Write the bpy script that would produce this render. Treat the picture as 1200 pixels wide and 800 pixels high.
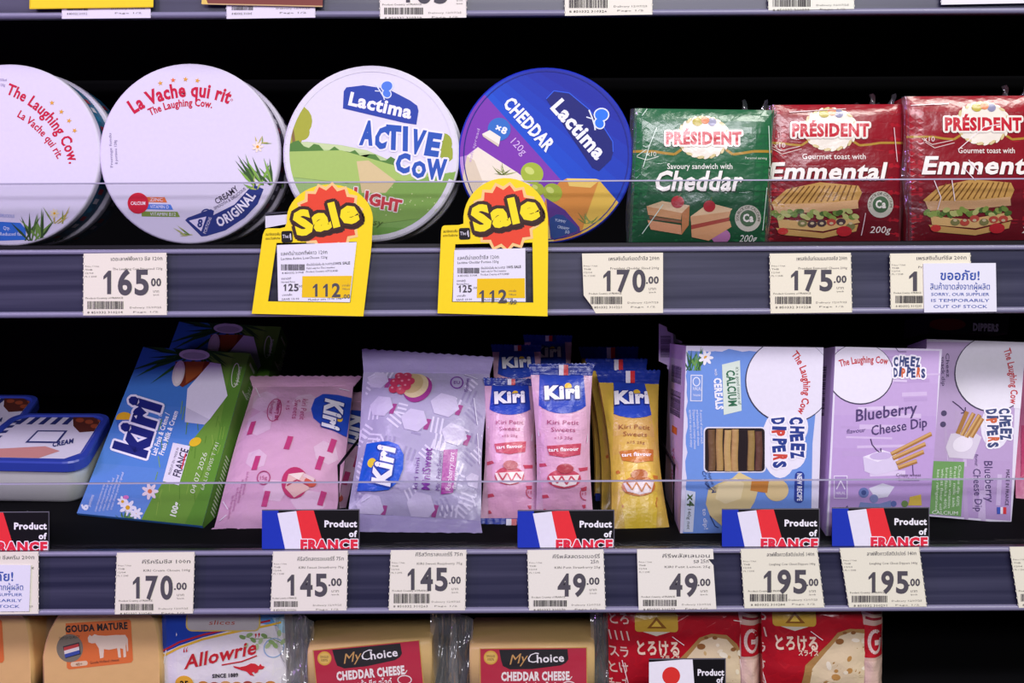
import bpy, bmesh, math, random
import numpy as np
from mathutils import Vector, Matrix, noise
from mathutils.geometry import tessellate_polygon

for _o in list(bpy.data.objects):
    bpy.data.objects.remove(_o, do_unlink=True)
SC = bpy.context.scene
COL = SC.collection
R = math.radians

# ------------------------------------------------------------------ camera
PXS = 0.00052            # metres per photo pixel on the plane of the price rails (y = 0)
D = 0.65                 # camera to rail plane
F = D / PXS
CZ = 1.10                # eye height
EYE = (600.0, 330.0)
ROLL = 0.0050
CAM = Vector((0, -D, CZ))
_c, _s = math.cos(ROLL), math.sin(ROLL)
cd = bpy.data.cameras.new('camera')
cam = bpy.data.objects.new('camera', cd)
COL.objects.link(cam)
cd.sensor_width = 36
cd.lens = F * 36 / 1200
cd.shift_y = -(400 - EYE[1]) / 1200
cd.clip_start = 0.01
rx, up, bk = Vector((_c, 0, -_s)), Vector((_s, 0, _c)), Vector((0, -1, 0))
cam.matrix_world = Matrix(((rx.x, up.x, bk.x, CAM.x), (rx.y, up.y, bk.y, CAM.y), (rx.z, up.z, bk.z, CAM.z), (0, 0, 0, 1)))
SC.camera = cam

# ------------------------------------------------------------------ light
SC.view_settings.view_transform = 'Standard'
SC.view_settings.look = 'None'
SC.view_settings.exposure = 0.0
SC.view_settings.gamma = 1.0
SC.view_settings.use_curve_mapping = False
wd = bpy.data.worlds.new('store_air'); SC.world = wd
wd.use_nodes = True
wd.node_tree.nodes['Background'].inputs[0].default_value = (0.75, 0.72, 0.9, 1)
wd.node_tree.nodes['Background'].inputs[1].default_value = 0.05


def area(name, loc, target, sx, sy, watts, col):
    l = bpy.data.lights.new(name, 'AREA')
    l.shape = 'RECTANGLE'; l.size = sx; l.size_y = sy; l.energy = watts; l.color = col
    o = bpy.data.objects.new(name, l); COL.objects.link(o)
    o.location = loc
    o.rotation_euler = (Vector(target) - Vector(loc)).to_track_quat('-Z', 'Y').to_euler()
    return o


area('aisle_lamp_violet', (-0.95, -1.05, CZ + 0.78), (-0.25, 0, CZ - 0.08), 0.55, 0.22, 9.5, (0.80, 0.64, 1.0))
area('aisle_lamp_white', (0.75, -1.15, CZ + 0.95), (0.2, 0, CZ - 0.08), 0.9, 0.22, 16, (1.0, 1.0, 0.93))
area('front_fill_lamp', (0.2, -2.2, CZ + 0.72), (0, 0, CZ - 0.1), 1.4, 0.25, 27, (0.97, 0.93, 1.0))  # added low frontal fill, lifts the shadow under the middle shelf
area('case_lamp_violet', (-1.1, -0.42, CZ - 0.04), (0.1, 0.1, CZ - 0.1), 0.06, 0.5, 3.0, (0.62, 0.30, 1.0))


# ------------------------------------------------------------------ materials
def lin(h):
    if isinstance(h, str):
        h = h.lstrip('#'); h = [int(h[i:i + 2], 16) / 255 for i in (0, 2, 4)]
    return tuple(x / 12.92 if x <= 0.04045 else ((x + 0.055) / 1.055) ** 2.4 for x in h)


def mixc(a, b, t):
    a, b = a.lstrip('#'), b.lstrip('#')
    return '#' + ''.join('%02x' % round(int(a[i:i + 2], 16) * (1 - t) + int(b[i:i + 2], 16) * t) for i in (0, 2, 4))


_MATS = {}
KINDS = {  # roughness, specular, coat, bump strength, bump scale
    'card': (0.5, 0.22, 0.0, 0.02, 400), 'paper': (0.75, 0.2, 0.0, 0.02, 900), 'film': (0.32, 0.4, 0.15, 0.5, 120),
    'gloss': (0.22, 0.45, 0.2, 0.35, 80), 'plastic': (0.30, 0.5, 0.0, 0.01, 200), 'ink': (0.45, 0.4, 0.0, 0.0, 100),
    'metal': (0.4, 0.5, 0.0, 0.05, 300), 'cheese': (0.38, 0.45, 0.15, 0.12, 160), 'matte': (0.9, 0.1, 0.0, 0.0, 100),
    'food': (0.5, 0.4, 0, 0.3, 250)}


def M(hexc, kind='card'):
    key = (hexc, kind)
    if key in _MATS:
        return _MATS[key]
    ro, sp, coat, bs, bsc = KINDS[kind]
    m = bpy.data.materials.new(kind + '_' + hexc.lstrip('#'))
    m.use_nodes = True
    nt = m.node_tree; p = nt.nodes['Principled BSDF']
    c = lin(hexc)
    tc = nt.nodes.new('ShaderNodeTexCoord')
    nz = nt.nodes.new('ShaderNodeTexNoise'); nz.inputs['Scale'].default_value = bsc
    nz.inputs['Detail'].default_value = 3
    nt.links.new(tc.outputs['Object'], nz.inputs['Vector'])
    mx = nt.nodes.new('ShaderNodeMix'); mx.data_type = 'RGBA'
    mx.inputs[6].default_value = (*[x * 0.96 for x in c], 1); mx.inputs[7].default_value = (*[min(1, x * 1.04) for x in c], 1)
    nt.links.new(nz.outputs['Fac'], mx.inputs[0])
    nt.links.new(mx.outputs[2], p.inputs['Base Color'])
    p.inputs['Roughness'].default_value = ro
    p.inputs['Specular IOR Level'].default_value = sp
    p.inputs['Coat Weight'].default_value = coat
    p.inputs['Coat Roughness'].default_value = 0.12
    if kind == 'metal':
        p.inputs['Metallic'].default_value = 0.6
    if bs:
        b = nt.nodes.new('ShaderNodeBump'); b.inputs['Strength'].default_value = bs; b.inputs['Distance'].default_value = 0.002
        nt.links.new(nz.outputs['Fac'], b.inputs['Height'])
        nt.links.new(b.outputs[0], p.inputs['Normal'])
    _MATS[key] = m
    return m


def rail_mat():
    """dark blue price channel with long faint smears and scratches along it"""
    m = M('#2b2c46', 'plastic').copy(); nt = m.node_tree; p = nt.nodes['Principled BSDF']
    tc = nt.nodes.new('ShaderNodeTexCoord'); mp = nt.nodes.new('ShaderNodeMapping'); mp.inputs['Scale'].default_value = (2.5, 30, 150)
    nz = nt.nodes.new('ShaderNodeTexNoise'); nz.inputs['Scale'].default_value = 1.0; nz.inputs['Detail'].default_value = 4
    rp = nt.nodes.new('ShaderNodeValToRGB'); rp.color_ramp.elements[0].position = .40; rp.color_ramp.elements[1].position = .78
    rp.color_ramp.elements[0].color = (*lin('#26273f'), 1); rp.color_ramp.elements[1].color = (*lin('#47475f'), 1)
    r2 = nt.nodes.new('ShaderNodeMapRange'); r2.inputs[3].default_value = .22; r2.inputs[4].default_value = .5
    nt.links.new(tc.outputs['Object'], mp.inputs[0]); nt.links.new(mp.outputs[0], nz.inputs['Vector'])
    nt.links.new(nz.outputs['Fac'], rp.inputs[0]); nt.links.new(rp.outputs[0], p.inputs['Base Color'])
    nt.links.new(nz.outputs['Fac'], r2.inputs[0]); nt.links.new(r2.outputs[0], p.inputs['Roughness'])
    return m


def clear(name, tint=(1, 1, 1), gloss=0.10, rough=0.08, bump=0.0, scale=90, haze=0.0):
    """clear sheet plastic: see-through, mirrors a little, more at grazing angles"""
    if name in _MATS:
        return _MATS[name]
    m = bpy.data.materials.new(name); m.use_nodes = True
    nt = m.node_tree; nt.nodes.remove(nt.nodes['Principled BSDF'])
    out = nt.nodes['Material Output']
    tr = nt.nodes.new('ShaderNodeBsdfTransparent'); tr.inputs[0].default_value = (*tint, 1)
    gl = nt.nodes.new('ShaderNodeBsdfGlossy'); gl.inputs['Roughness'].default_value = rough
    lw = nt.nodes.new('ShaderNodeLayerWeight'); lw.inputs['Blend'].default_value = 0.25
    ma = nt.nodes.new('ShaderNodeMath'); ma.operation = 'MULTIPLY_ADD'
    ma.inputs[1].default_value = 0.55; ma.inputs[2].default_value = gloss; ma.use_clamp = True
    nt.links.new(lw.outputs['Fresnel'], ma.inputs[0])
    mx = nt.nodes.new('ShaderNodeMixShader')
    nt.links.new(ma.outputs[0], mx.inputs[0]); nt.links.new(tr.outputs[0], mx.inputs[1]); nt.links.new(gl.outputs[0], mx.inputs[2])
    last = mx
    if haze:
        df = nt.nodes.new('ShaderNodeBsdfDiffuse'); df.inputs[0].default_value = (0.85, 0.85, 0.88, 1)
        m2 = nt.nodes.new('ShaderNodeMixShader'); m2.inputs[0].default_value = haze
        nt.links.new(mx.outputs[0], m2.inputs[1]); nt.links.new(df.outputs[0], m2.inputs[2]); last = m2
    if bump:
        tc = nt.nodes.new('ShaderNodeTexCoord')
        nz = nt.nodes.new('ShaderNodeTexNoise'); nz.inputs['Scale'].default_value = scale; nz.inputs['Detail'].default_value = 2
        nt.links.new(tc.outputs['Object'], nz.inputs['Vector'])
        b = nt.nodes.new('ShaderNodeBump'); b.inputs['Strength'].default_value = bump; b.inputs['Distance'].default_value = 0.004
        nt.links.new(nz.outputs['Fac'], b.inputs['Height']); nt.links.new(b.outputs[0], gl.inputs['Normal'])
    nt.links.new(last.outputs[0], out.inputs[0])
    _MATS[name] = m
    return m


# ------------------------------------------------------------------ projection helpers
def ray(px, py):
    dx, dz = (px - EYE[0]) / F, (EYE[1] - py) / F
    return Vector((dx * _c + dz * _s, 1.0, -dx * _s + dz * _c))


def P(px, py, y=0.0):
    return CAM + ray(px, py) * (D + y)


def depth_on(px, py, z0, m=0.0):
    """depth y at which the sight line of a photo pixel meets a shelf of height z0 + m*y (relative to the eye)"""
    dz = ray(px, py).z
    return (z0 - dz * D) / (dz - m)


class Plane:
    def __init__(s, a, b, c):
        s.p = a; n = (b - a).cross(c - a).normalized()
        s.n = n if n.dot(CAM - a) > 0 else -n

    def hit(s, px, py):
        r = ray(px, py)
        return CAM + r * ((s.p - CAM).dot(s.n) / r.dot(s.n))


def front(y):
    return Plane(P(500, 300, y), P(700, 300, y), P(600, 500, y))


def homog(dst):
    """unit square (s,t): TL TR BR BL -> pixel quad"""
    src = [(0, 0), (1, 0), (1, 1), (0, 1)]
    A, b = [], []
    for (u, v), (x, y) in zip(src, dst):
        A.append([u, v, 1, 0, 0, 0, -u * x, -v * x]); b.append(x)
        A.append([0, 0, 0, u, v, 1, -u * y, -v * y]); b.append(y)
    h = np.linalg.solve(np.array(A, float), np.array(b, float))
    return np.append(h, 1).reshape(3, 3)


def hap(H, u, v):
    x = H @ np.array([u, v, 1.0])
    return x[0] / x[2], x[1] / x[2]


# ------------------------------------------------------------------ mesh builder
_ORIG = {}


class MB:
    def __init__(s):
        s.v, s.f, s.m, s.mats, s.sm = [], [], [], [], []

    def mi(s, mat):
        if mat not in s.mats:
            s.mats.append(mat)
        return s.mats.index(mat)

    def face(s, pts, mat, smooth=False):
        i = len(s.v); s.v.extend(pts); s.f.append(tuple(range(i, i + len(pts)))); s.m.append(s.mi(mat)); s.sm.append(smooth)

    def grid(s, rows, mat, smooth=True, close=False):
        i = len(s.v); w = len(rows[0]); k = s.mi(mat)
        for r in rows:
            s.v.extend(r)
        for a in range(len(rows) - 1):
            for b in range(w if close else w - 1):
                c = (b + 1) % w
                s.f.append((i + a * w + b, i + a * w + c, i + (a + 1) * w + c, i + (a + 1) * w + b)); s.m.append(k); s.sm.append(smooth)

    def box(s, lo, hi, mat):
        x0, y0, z0 = lo; x1, y1, z1 = hi
        c = [Vector(q) for q in ((x0, y0, z0), (x1, y0, z0), (x1, y1, z0), (x0, y1, z0), (x0, y0, z1), (x1, y0, z1), (x1, y1, z1), (x0, y1, z1))]
        for q in ((0, 1, 5, 4), (1, 2, 6, 5), (2, 3, 7, 6), (3, 0, 4, 7), (4, 5, 6, 7), (3, 2, 1, 0)):
            s.face([c[j] for j in q], mat)

    def prism(s, pts, vec, mat, cap=True, back=True):
        """outline pts extruded by vec; cap faces optional"""
        q = [p + vec for p in pts]; n = len(pts)
        for i in range(n):
            j = (i + 1) % n
            s.face([pts[i], pts[j], q[j], q[i]], mat)
        for on, ring in ((cap, pts), (back, q)):
            if on:
                for t in tessellate_polygon([ring]):
                    s.face([ring[k] for k in t], mat)

    def tube(s, path, r, mat, n=8):
        rings = []
        for i, p in enumerate(path):
            d = (path[min(i + 1, len(path) - 1)] - path[max(i - 1, 0)]).normalized()
            a = d.cross(Vector((0.13, 0.2, 1))).normalized(); b = d.cross(a)
            rings.append([p + (a * math.cos(2 * math.pi * k / n) + b * math.sin(2 * math.pi * k / n)) * r for k in range(n)])
        s.grid(rings, mat, True, True)
        s.face(list(reversed(rings[0])), mat); s.face(rings[-1], mat)

    def build(s, name, parent=None, origin=None, bevel=0):
        if parent is not None:
            org = _ORIG[parent]
        else:
            if origin is None:
                a = np.array([tuple(p) for p in s.v]); lo, hi = a.min(0), a.max(0)
                origin = Vector(((lo[0] + hi[0]) / 2, (lo[1] + hi[1]) / 2, lo[2]))
            org = origin
        me = bpy.data.meshes.new(name)
        me.from_pydata([tuple(p - org) for p in s.v], [], s.f)
        for m in s.mats:
            me.materials.append(m)
        me.polygons.foreach_set('material_index', s.m)
        me.polygons.foreach_set('use_smooth', s.sm)
        me.update()
        o = bpy.data.objects.new(name, me); COL.objects.link(o)
        if parent is not None:
            o.parent = parent
        else:
            o.location = org
        _ORIG[o] = org
        return o


def weld(o, recalc=True):
    bm = bmesh.new(); bm.from_mesh(o.data)
    bmesh.ops.remove_doubles(bm, verts=bm.verts, dist=1e-6)
    if recalc:
        bmesh.ops.recalc_face_normals(bm, faces=bm.faces)
    bm.to_mesh(o.data); bm.free()


def tag(o, label, cat, group=None, kind=None):
    o['label'] = label; o['category'] = cat
    if group:
        o['group'] = group
    if kind:
        o['kind'] = kind
    return o


def thing(name, label, cat, loc, group=None):
    o = bpy.data.objects.new(name, None); COL.objects.link(o)
    o.location = loc; o.empty_display_size = 0.01
    _ORIG[o] = Vector(loc)
    return tag(o, label, cat, group)


def dup(root, off, label, rotz=0, group=None):
    r = root.copy(); COL.objects.link(r)
    r.location = Vector(root.location) + Vector(off); r.rotation_euler.z += rotz
    r['label'] = label
    if group:
        r['group'] = group
    for ch in list(root.children):
        c = ch.copy(); COL.objects.link(c); c.parent = r
        for g in list(ch.children):
            d = g.copy(); COL.objects.link(d); d.parent = c
    return r


# ------------------------------------------------------------------ lettering and drawing on a surface
_TXT = {}


def glyphs(s, bold, res):
    k = (s, bold, res)
    if k not in _TXT:
        c = bpy.data.curves.new('letters', 'FONT'); c.body = s; c.offset = bold; c.resolution_u = res; c.space_character = 1 + bold * 2.2
        o = bpy.data.objects.new('letters', c); COL.objects.link(o)
        dg = bpy.context.evaluated_depsgraph_get(); ev = o.evaluated_get(dg); me = ev.to_mesh()
        v = [(p.co.x, p.co.y) for p in me.vertices]; f = [tuple(q.vertices) for q in me.polygons]
        ev.to_mesh_clear(); bpy.data.objects.remove(o); bpy.data.curves.remove(c)
        _TXT[k] = (v, f)
    return _TXT[k]


CAP = max(p[1] for p in glyphs('H', 0.0, 2)[0])


def clip_poly(pts, clip):
    """convex clip (list of px) of one convex polygon"""
    n = len(clip)
    ar = sum(clip[i][0] * clip[(i + 1) % n][1] - clip[(i + 1) % n][0] * clip[i][1] for i in range(n))
    sg = 1 if ar > 0 else -1
    for i in range(n):
        ax, ay = clip[i]; bx, by = clip[(i + 1) % n]
        out = []
        d = [sg * ((bx - ax) * (p[1] - ay) - (by - ay) * (p[0] - ax)) for p in pts]
        for j in range(len(pts)):
            k = (j + 1) % len(pts)
            if d[j] >= 0:
                out.append(pts[j])
            if (d[j] >= 0) != (d[k] >= 0):
                t = d[j] / (d[j] - d[k])
                out.append((pts[j][0] + (pts[k][0] - pts[j][0]) * t, pts[j][1] + (pts[k][1] - pts[j][1]) * t))
        pts = out
        if len(pts) < 3:
            return []
    return pts


class Canvas:
    """draws coloured print on a surface; coordinates are handed to at(u, v, height)"""

    def __init__(s, mb, at, clip=None, eps=0.00010, maxe=None, kind='card', pre=None):
        s.mb, s.at, s.clip, s.eps, s.maxe, s.kind, s.pre = mb, at, clip, eps, maxe, kind, pre
        s.n = 0

    def ht(s, L):
        """height of a layer of ink; later strokes lie a hair above earlier ones"""
        s.n += 1
        return L * s.eps + (s.n % 24) * 0.0000035

    def mat(s, c):
        return M(c, s.kind) if isinstance(c, str) else c

    def _tri(s, t, mat, h, depth=0):
        if s.maxe and depth < 7:
            e = [math.dist(t[i], t[(i + 1) % 3]) for i in range(3)]
            k = e.index(max(e))
            if e[k] > s.maxe:
                a, b, c = t[k], t[(k + 1) % 3], t[(k + 2) % 3]
                m = ((a[0] + b[0]) / 2, (a[1] + b[1]) / 2)
                s._tri((a, m, c), mat, h, depth + 1); s._tri((m, b, c), mat, h, depth + 1)
                return
        s.mb.face([s.at(p[0], p[1], h) for p in t], mat, bool(s.maxe))

    def conv(s, pts, mat, h):
        if s.pre:
            pts = [s.pre(*p) for p in pts]
        if s.clip:
            pts = clip_poly(pts, s.clip)
            if not pts:
                return
        if s.maxe:
            for i in range(1, len(pts) - 1):
                s._tri((pts[0], pts[i], pts[i + 1]), mat, h)
        else:
            s.mb.face([s.at(p[0], p[1], h) for p in pts], mat)

    def poly(s, pts, c, L=1):
        m = s.mat(c); h = s.ht(L)
        if len(pts) <= 3:
            return s.conv(pts, m, h)
        for t in tessellate_polygon([[Vector((p[0], p[1], 0)) for p in pts]]):
            s.conv([pts[k] for k in t], m, h)

    def rect(s, x0, y0, x1, y1, c, L=1, rot=0):
        cx, cy = (x0 + x1) / 2, (y0 + y1) / 2; a, b = math.cos(R(rot)), math.sin(R(rot))
        s.poly([(cx + (x - cx) * a - (y - cy) * b, cy + (x - cx) * b + (y - cy) * a) for x, y in ((x0, y0), (x1, y0), (x1, y1), (x0, y1))], c, L)

    def rrect(s, x0, y0, x1, y1, r, c, L=1, rot=0):
        cx, cy = (x0 + x1) / 2, (y0 + y1) / 2; ca, sa = math.cos(R(rot)), math.sin(R(rot)); pts = []
        for qx, qy, a0 in ((x1 - r, y0 + r, -90), (x1 - r, y1 - r, 0), (x0 + r, y1 - r, 90), (x0 + r, y0 + r, 180)):
            for k in range(5):
                a = R(a0 + k * 22.5); pts.append((qx + r * math.cos(a), qy + r * math.sin(a)))
        s.poly([(cx + (x - cx) * ca - (y - cy) * sa, cy + (x - cx) * sa + (y - cy) * ca) for x, y in pts], c, L)

    def ell(s, cx, cy, a, b, c, L=1, rot=0, n=28, a0=0, a1=360):
        ca, sa = math.cos(R(rot)), math.sin(R(rot)); pts = []
        full = a1 - a0 == 360
        for k in range(n if full else n + 1):
            t = R(a0 + (a1 - a0) * k / n); x, y = a * math.cos(t), b * math.sin(t)
            pts.append((cx + x * ca - y * sa, cy + x * sa + y * ca))
        s.poly(pts, c, L)

    def line(s, pts, w, c, L=1):
        m = s.mat(c)
        for (x0, y0), (x1, y1) in zip(pts, pts[1:]):
            l = math.hypot(x1 - x0, y1 - y0) or 1; nx, ny = -(y1 - y0) / l * w / 2, (x1 - x0) / l * w / 2
            s.conv([(x0 + nx, y0 + ny), (x1 + nx, y1 + ny), (x1 - nx, y1 - ny), (x0 - nx, y0 - ny)], m, s.ht(L))

    def ring(s, cx, cy, a, b, w, c, L=1, n=36, rot=0):
        ca, sa = math.cos(R(rot)), math.sin(R(rot))
        s.line([(cx + a * math.cos(t) * ca - b * math.sin(t) * sa, cy + a * math.cos(t) * sa + b * math.sin(t) * ca) for t in [2 * math.pi * k / n for k in range(n + 1)]], w, c, L)

    def star(s, cx, cy, r, c, L=1, n=5, q=0.42, rot=0):
        s.poly([(cx + (r if k % 2 == 0 else r * q) * math.sin(R(rot) + math.pi * k / n), cy - (r if k % 2 == 0 else r * q) * math.cos(R(rot) + math.pi * k / n)) for k in range(2 * n)], c, L)

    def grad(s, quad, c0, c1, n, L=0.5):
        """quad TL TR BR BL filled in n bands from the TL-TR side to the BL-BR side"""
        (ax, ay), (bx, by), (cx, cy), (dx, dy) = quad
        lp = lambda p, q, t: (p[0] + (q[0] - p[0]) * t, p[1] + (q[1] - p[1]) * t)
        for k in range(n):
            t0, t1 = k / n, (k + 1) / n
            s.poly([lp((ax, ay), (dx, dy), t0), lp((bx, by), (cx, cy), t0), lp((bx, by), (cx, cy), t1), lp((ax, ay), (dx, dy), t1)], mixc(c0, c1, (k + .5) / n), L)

    def text(s, t, x, y, w, h, c, rot=0, bold=0.0, L=2, an='l', lean=0, arc=None, out=None, res=2):
        """baseline point (x, y) at anchor an; w = width (None: natural), h = capital height, rot clockwise degrees, out = (colour, pixels)"""
        v, f = glyphs(t, bold, res)
        if not v:
            return
        x0, x1 = min(p[0] for p in v), max(p[0] for p in v)
        sy = h / CAP; sx = (w / (x1 - x0)) if w else sy
        off = {'l': x0, 'c': (x0 + x1) / 2, 'r': x1}[an]
        ca, sa = math.cos(R(rot)), math.sin(R(rot)); sh = math.tan(R(lean))

        def mp(p, ox=0, oy=0):
            tx, ty = (p[0] - off) * sx, p[1] * sy
            tx += ty * sh
            if arc:
                a = tx / arc
                tx, ty = (arc + ty) * math.sin(a), (arc + ty) * math.cos(a) - arc
            return x + tx * ca + ty * sa + ox, y + tx * sa - ty * ca + oy
        if out:
            m = s.mat(out[0])
            for k in range(10):
                ox, oy = out[1] * math.cos(k * math.pi / 5), out[1] * math.sin(k * math.pi / 5)
                q = [mp(p, ox, oy) for p in v]; h = s.ht(L - 0.9)
                for g in f:
                    s.conv([q[i] for i in g], m, h)
        m = s.mat(c); q = [mp(p) for p in v]; h = s.ht(L)
        for g in f:
            s.conv([q[i] for i in g], m, h)

    def bars(s, x0, y0, x1, y1, c, L=2, seed=1, vertical=False):
        rnd = random.Random(seed); u = 0.0
        while u < 1:
            w = rnd.choice((0.008, 0.012, 0.02, 0.028)); g = rnd.choice((0.008, 0.012, 0.02))
            if u + w <= 1:
                if vertical:
                    s.rect(x0, y0 + (y1 - y0) * u, x1, y0 + (y1 - y0) * (u + w), c, L)
                else:
                    s.rect(x0 + (x1 - x0) * u, y0, x0 + (x1 - x0) * (u + w), y1, c, L)
            u += w + g

    def leaves(s, x, y, n, ln, cols, seed=0, spread=60, rot=0, L=2, w=1.6):
        rnd = random.Random(seed)
        for k in range(n):
            a = R(-90 + rot + rnd.uniform(-spread, spread)); l = ln * rnd.uniform(.55, 1)
            bx = x + rnd.uniform(-ln * .3, ln * .3)
            tx, ty = bx + l * math.cos(a), y + l * math.sin(a); nx, ny = -math.sin(a) * w, math.cos(a) * w
            mx_, my_ = (bx * .55 + tx * .45), (y * .55 + ty * .45)
            s.poly([(bx - nx * .4, y - ny * .4), (mx_ - nx, my_ - ny), (tx, ty), (mx_ + nx, my_ + ny), (bx + nx * .4, y + ny * .4)], rnd.choice(cols), L + 0.1 * (k % 4))

    def flower(s, x, y, r, L=3, pet='#f4f0fa', mid='#e8b020'):
        for k in range(7):
            a = k * 2 * math.pi / 7
            s.ell(x + r * .6 * math.cos(a), y + r * .6 * math.sin(a), r * .55, r * .25, pet, L, rot=math.degrees(a), n=8)
        s.ell(x, y, r * .3, r * .3, mid, L + .5, n=10)


def circle_px(cx, cy, r, n=64, ry=None):
    return [(cx + r * math.cos(2 * math.pi * k / n), cy + (ry or r) * math.sin(2 * math.pi * k / n)) for k in range(n)]



# ------------------------------------------------------------------ setting
def structure(o, label=None):
    o['kind'] = 'structure'
    return o


XL, XR = -0.80, 0.80
mb = MB(); mb.box((XL, 0.40, CZ - 0.45), (XR, 0.42, CZ + 0.55), M('#030304', 'matte')); structure(mb.build('wall_back'))
mb = MB(); mb.box((XL, -0.004, CZ - 0.30), (XR, 0.40, CZ - 0.262), M('#08080a', 'matte')); structure(mb.build('floor'))
mb = MB(); mb.box((XL - .02, 0.0, CZ - 0.45), (XL, 0.42, CZ + 0.55), M('#030304', 'matte')); structure(mb.build('wall_left'))
mb = MB(); mb.box((XR, 0.0, CZ - 0.45), (XR + .02, 0.42, CZ + 0.55), M('#030304', 'matte')); structure(mb.build('wall_right'))


def rail_profile(mb, ztop, zbot, mat_plate, mat_lip):
    """plate with a rounded lip along its top and bottom edge"""
    mb.box((XL, 0.0, zbot), (XR, 0.004, ztop), mat_plate)
    for zc, r in ((ztop - 0.0010, 0.0016), (zbot + 0.0016, 0.0019)):
        ring = lambda x: [Vector((x, -0.0006 + r * 1.0 * math.cos(a) - 0.0002, zc + r * math.sin(a))) for a in [2 * math.pi * k / 12 for k in range(12)]]
        mb.grid([ring(XL), ring(XR)], mat_lip, True, True)


RAILM = rail_mat()


def shelf(label, ztop, zbot, tray_z, slope, fence_top):
    t = thing('fridge_shelf', label, 'shelf', (0, 0.0, zbot))
    mb = MB()
    y0, y1 = 0.0085, 0.37
    a = [Vector((x, y, tray_z + slope * y)) for x, y in ((XL, y0), (XR, y0), (XR, y1), (XL, y1))]
    mb.prism(a, Vector((0, 0, -0.009)), M('#08080a', 'matte'))
    mb.box((XL, 0.0045, tray_z + slope * y0 - 0.014), (XR, 0.0085, tray_z + slope * y0 - 0.0005), M('#17151c', 'plastic'))
    mb.build('tray', t)
    mb = MB(); rail_profile(mb, ztop, zbot, RAILM, M('#84819c', 'plastic'))
    mb.build('price_rail', t)
    mb = MB(); mb.box((XL, 0.0062, zbot + 0.01), (XR, 0.0074, fence_top), clear('fence_acrylic', (0.93, 0.93, 0.95), 0.02, 0.06))
    f = mb.build('product_stop', t)
    mb = MB(); mb.box((XL, 0.0058, fence_top), (XR, 0.0078, fence_top + 0.0008), M('#a8a4bc', 'plastic'))  # pale strip, paints the highlight along the acrylic's top edge
    mb.build('edge_highlight', f)
    return t


Z = lambda py: CZ + (EYE[1] - py) * PXS
TR1, SL1 = CZ + 0.0240, 0.0
TR2, SL2 = CZ - 0.1640, 0.15
DECK = CZ - 0.262
shelf('empty upper fridge shelf cropped by the top edge, only its rail showing', Z(-58), Z(19), Z(-61), 0.0, Z(-135))
shelf('middle fridge shelf carrying the round cheese boxes, with clear stop', Z(291), Z(369), TR1, SL1, Z(212))
shelf('lower fridge shelf carrying snack boxes and bags, with clear stop', Z(644), Z(717), TR2, SL2, Z(567))


# ------------------------------------------------------------------ pillow shaped packets
def pillow(mb, quad, plane, B, thick, mat, nx=60, ny=68, wf=None, wr=0.0, seed=0, e=2.6, fr=6, et=None):
    H = homog(quad); Hi = np.linalg.inv(H)
    et = et or e

    def b(s, t):
        s, t = min(max(s, 0), 1), min(max(t, 0), 1)
        ed = (1 - abs(2 * s - 1) ** e) * (1 - abs(2 * t - 1) ** et)
        r = B * ed
        if wr:
            r += wr * noise.noise(Vector((s * fr, t * fr * 1.2, seed))) * min(1, ed * 3)
        return r

    def at(px, py, h):
        s, t = hap(Hi, px, py)
        if wf:
            s = .5 + (s - .5) / wf(t)
        return plane.hit(px, py) + plane.n * (b(s, t) + h)

    def row(t, back):
        w = wf(t) if wf else 1; out = []
        for i in range(nx + 1):
            s = i / nx; px, py = hap(H, .5 + (s - .5) * w, t)
            q = plane.hit(px, py)
            out.append(q - plane.n * (thick + 0.6 * b(s, t)) if back else q + plane.n * b(s, t))
        return out
    fr_ = [row(j / ny, False) for j in range(ny + 1)]
    bk_ = [row(j / ny, True) for j in range(ny + 1)]
    mb.grid(fr_, mat); mb.grid([list(reversed(r)) for r in bk_], mat)
    if thick > 0:
        mb.grid([fr_[0], bk_[0]], mat); mb.grid([fr_[-1], bk_[-1]], mat)
        mb.grid([[r[0] for r in fr_], [r[0] for r in bk_]], mat); mb.grid([[r[-1] for r in fr_], [r[-1] for r in bk_]], mat)
    at.H, at.Hi = H, Hi
    return at


def seal(name, parent, inner, outer, plane, mat, zig=16, amp=1.2, ridge=0.0004, lift=0.0, nx=None, art=None, thick=0.0007):
    """crimped end of a packet: inner edge (2 px), outer edge (2 px) with teeth"""
    nx = nx or zig * 2; ny = 8; mb = MB(); fr_, bk_ = [], []
    for j in range(ny + 1):
        v = j / ny; a, b = [], []
        for i in range(nx + 1):
            u = i / nx
            x = (inner[0][0] * (1 - u) + inner[1][0] * u) * (1 - v) + (outer[0][0] * (1 - u) + outer[1][0] * u) * v
            y = (inner[0][1] * (1 - u) + inner[1][1] * u) * (1 - v) + (outer[0][1] * (1 - u) + outer[1][1] * u) * v
            if j == ny:
                dx, dy = outer[0][0] - inner[0][0], outer[0][1] - inner[0][1]; l = math.hypot(dx, dy) or 1
                k = amp if i % 2 else 0
                x += dx / l * k; y += dy / l * k
            q = plane.hit(x, y) + plane.n * (lift * v + ridge * math.sin(v * math.pi * 7) + 0.0008 * noise.noise(Vector((u * 5, v * 2, x))))
            a.append(q); b.append(q - plane.n * thick)
        fr_.append(a); bk_.append(b)
    mb.grid(fr_, mat); mb.grid([list(reversed(r)) for r in bk_], mat)
    mb.grid([fr_[-1], bk_[-1]], mat, False); mb.grid([fr_[0], bk_[0]], mat, False)
    mb.grid([[r[0] for r in fr_], [r[0] for r in bk_]], mat, False); mb.grid([[r[-1] for r in fr_], [r[-1] for r in bk_]], mat, False)
    if art:
        art(Canvas(mb, lambda px, py, h: plane.hit(px, py) + plane.n * (0.0012 + lift * .5 + h), kind='film'))
    return mb.build(name, parent)


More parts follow.
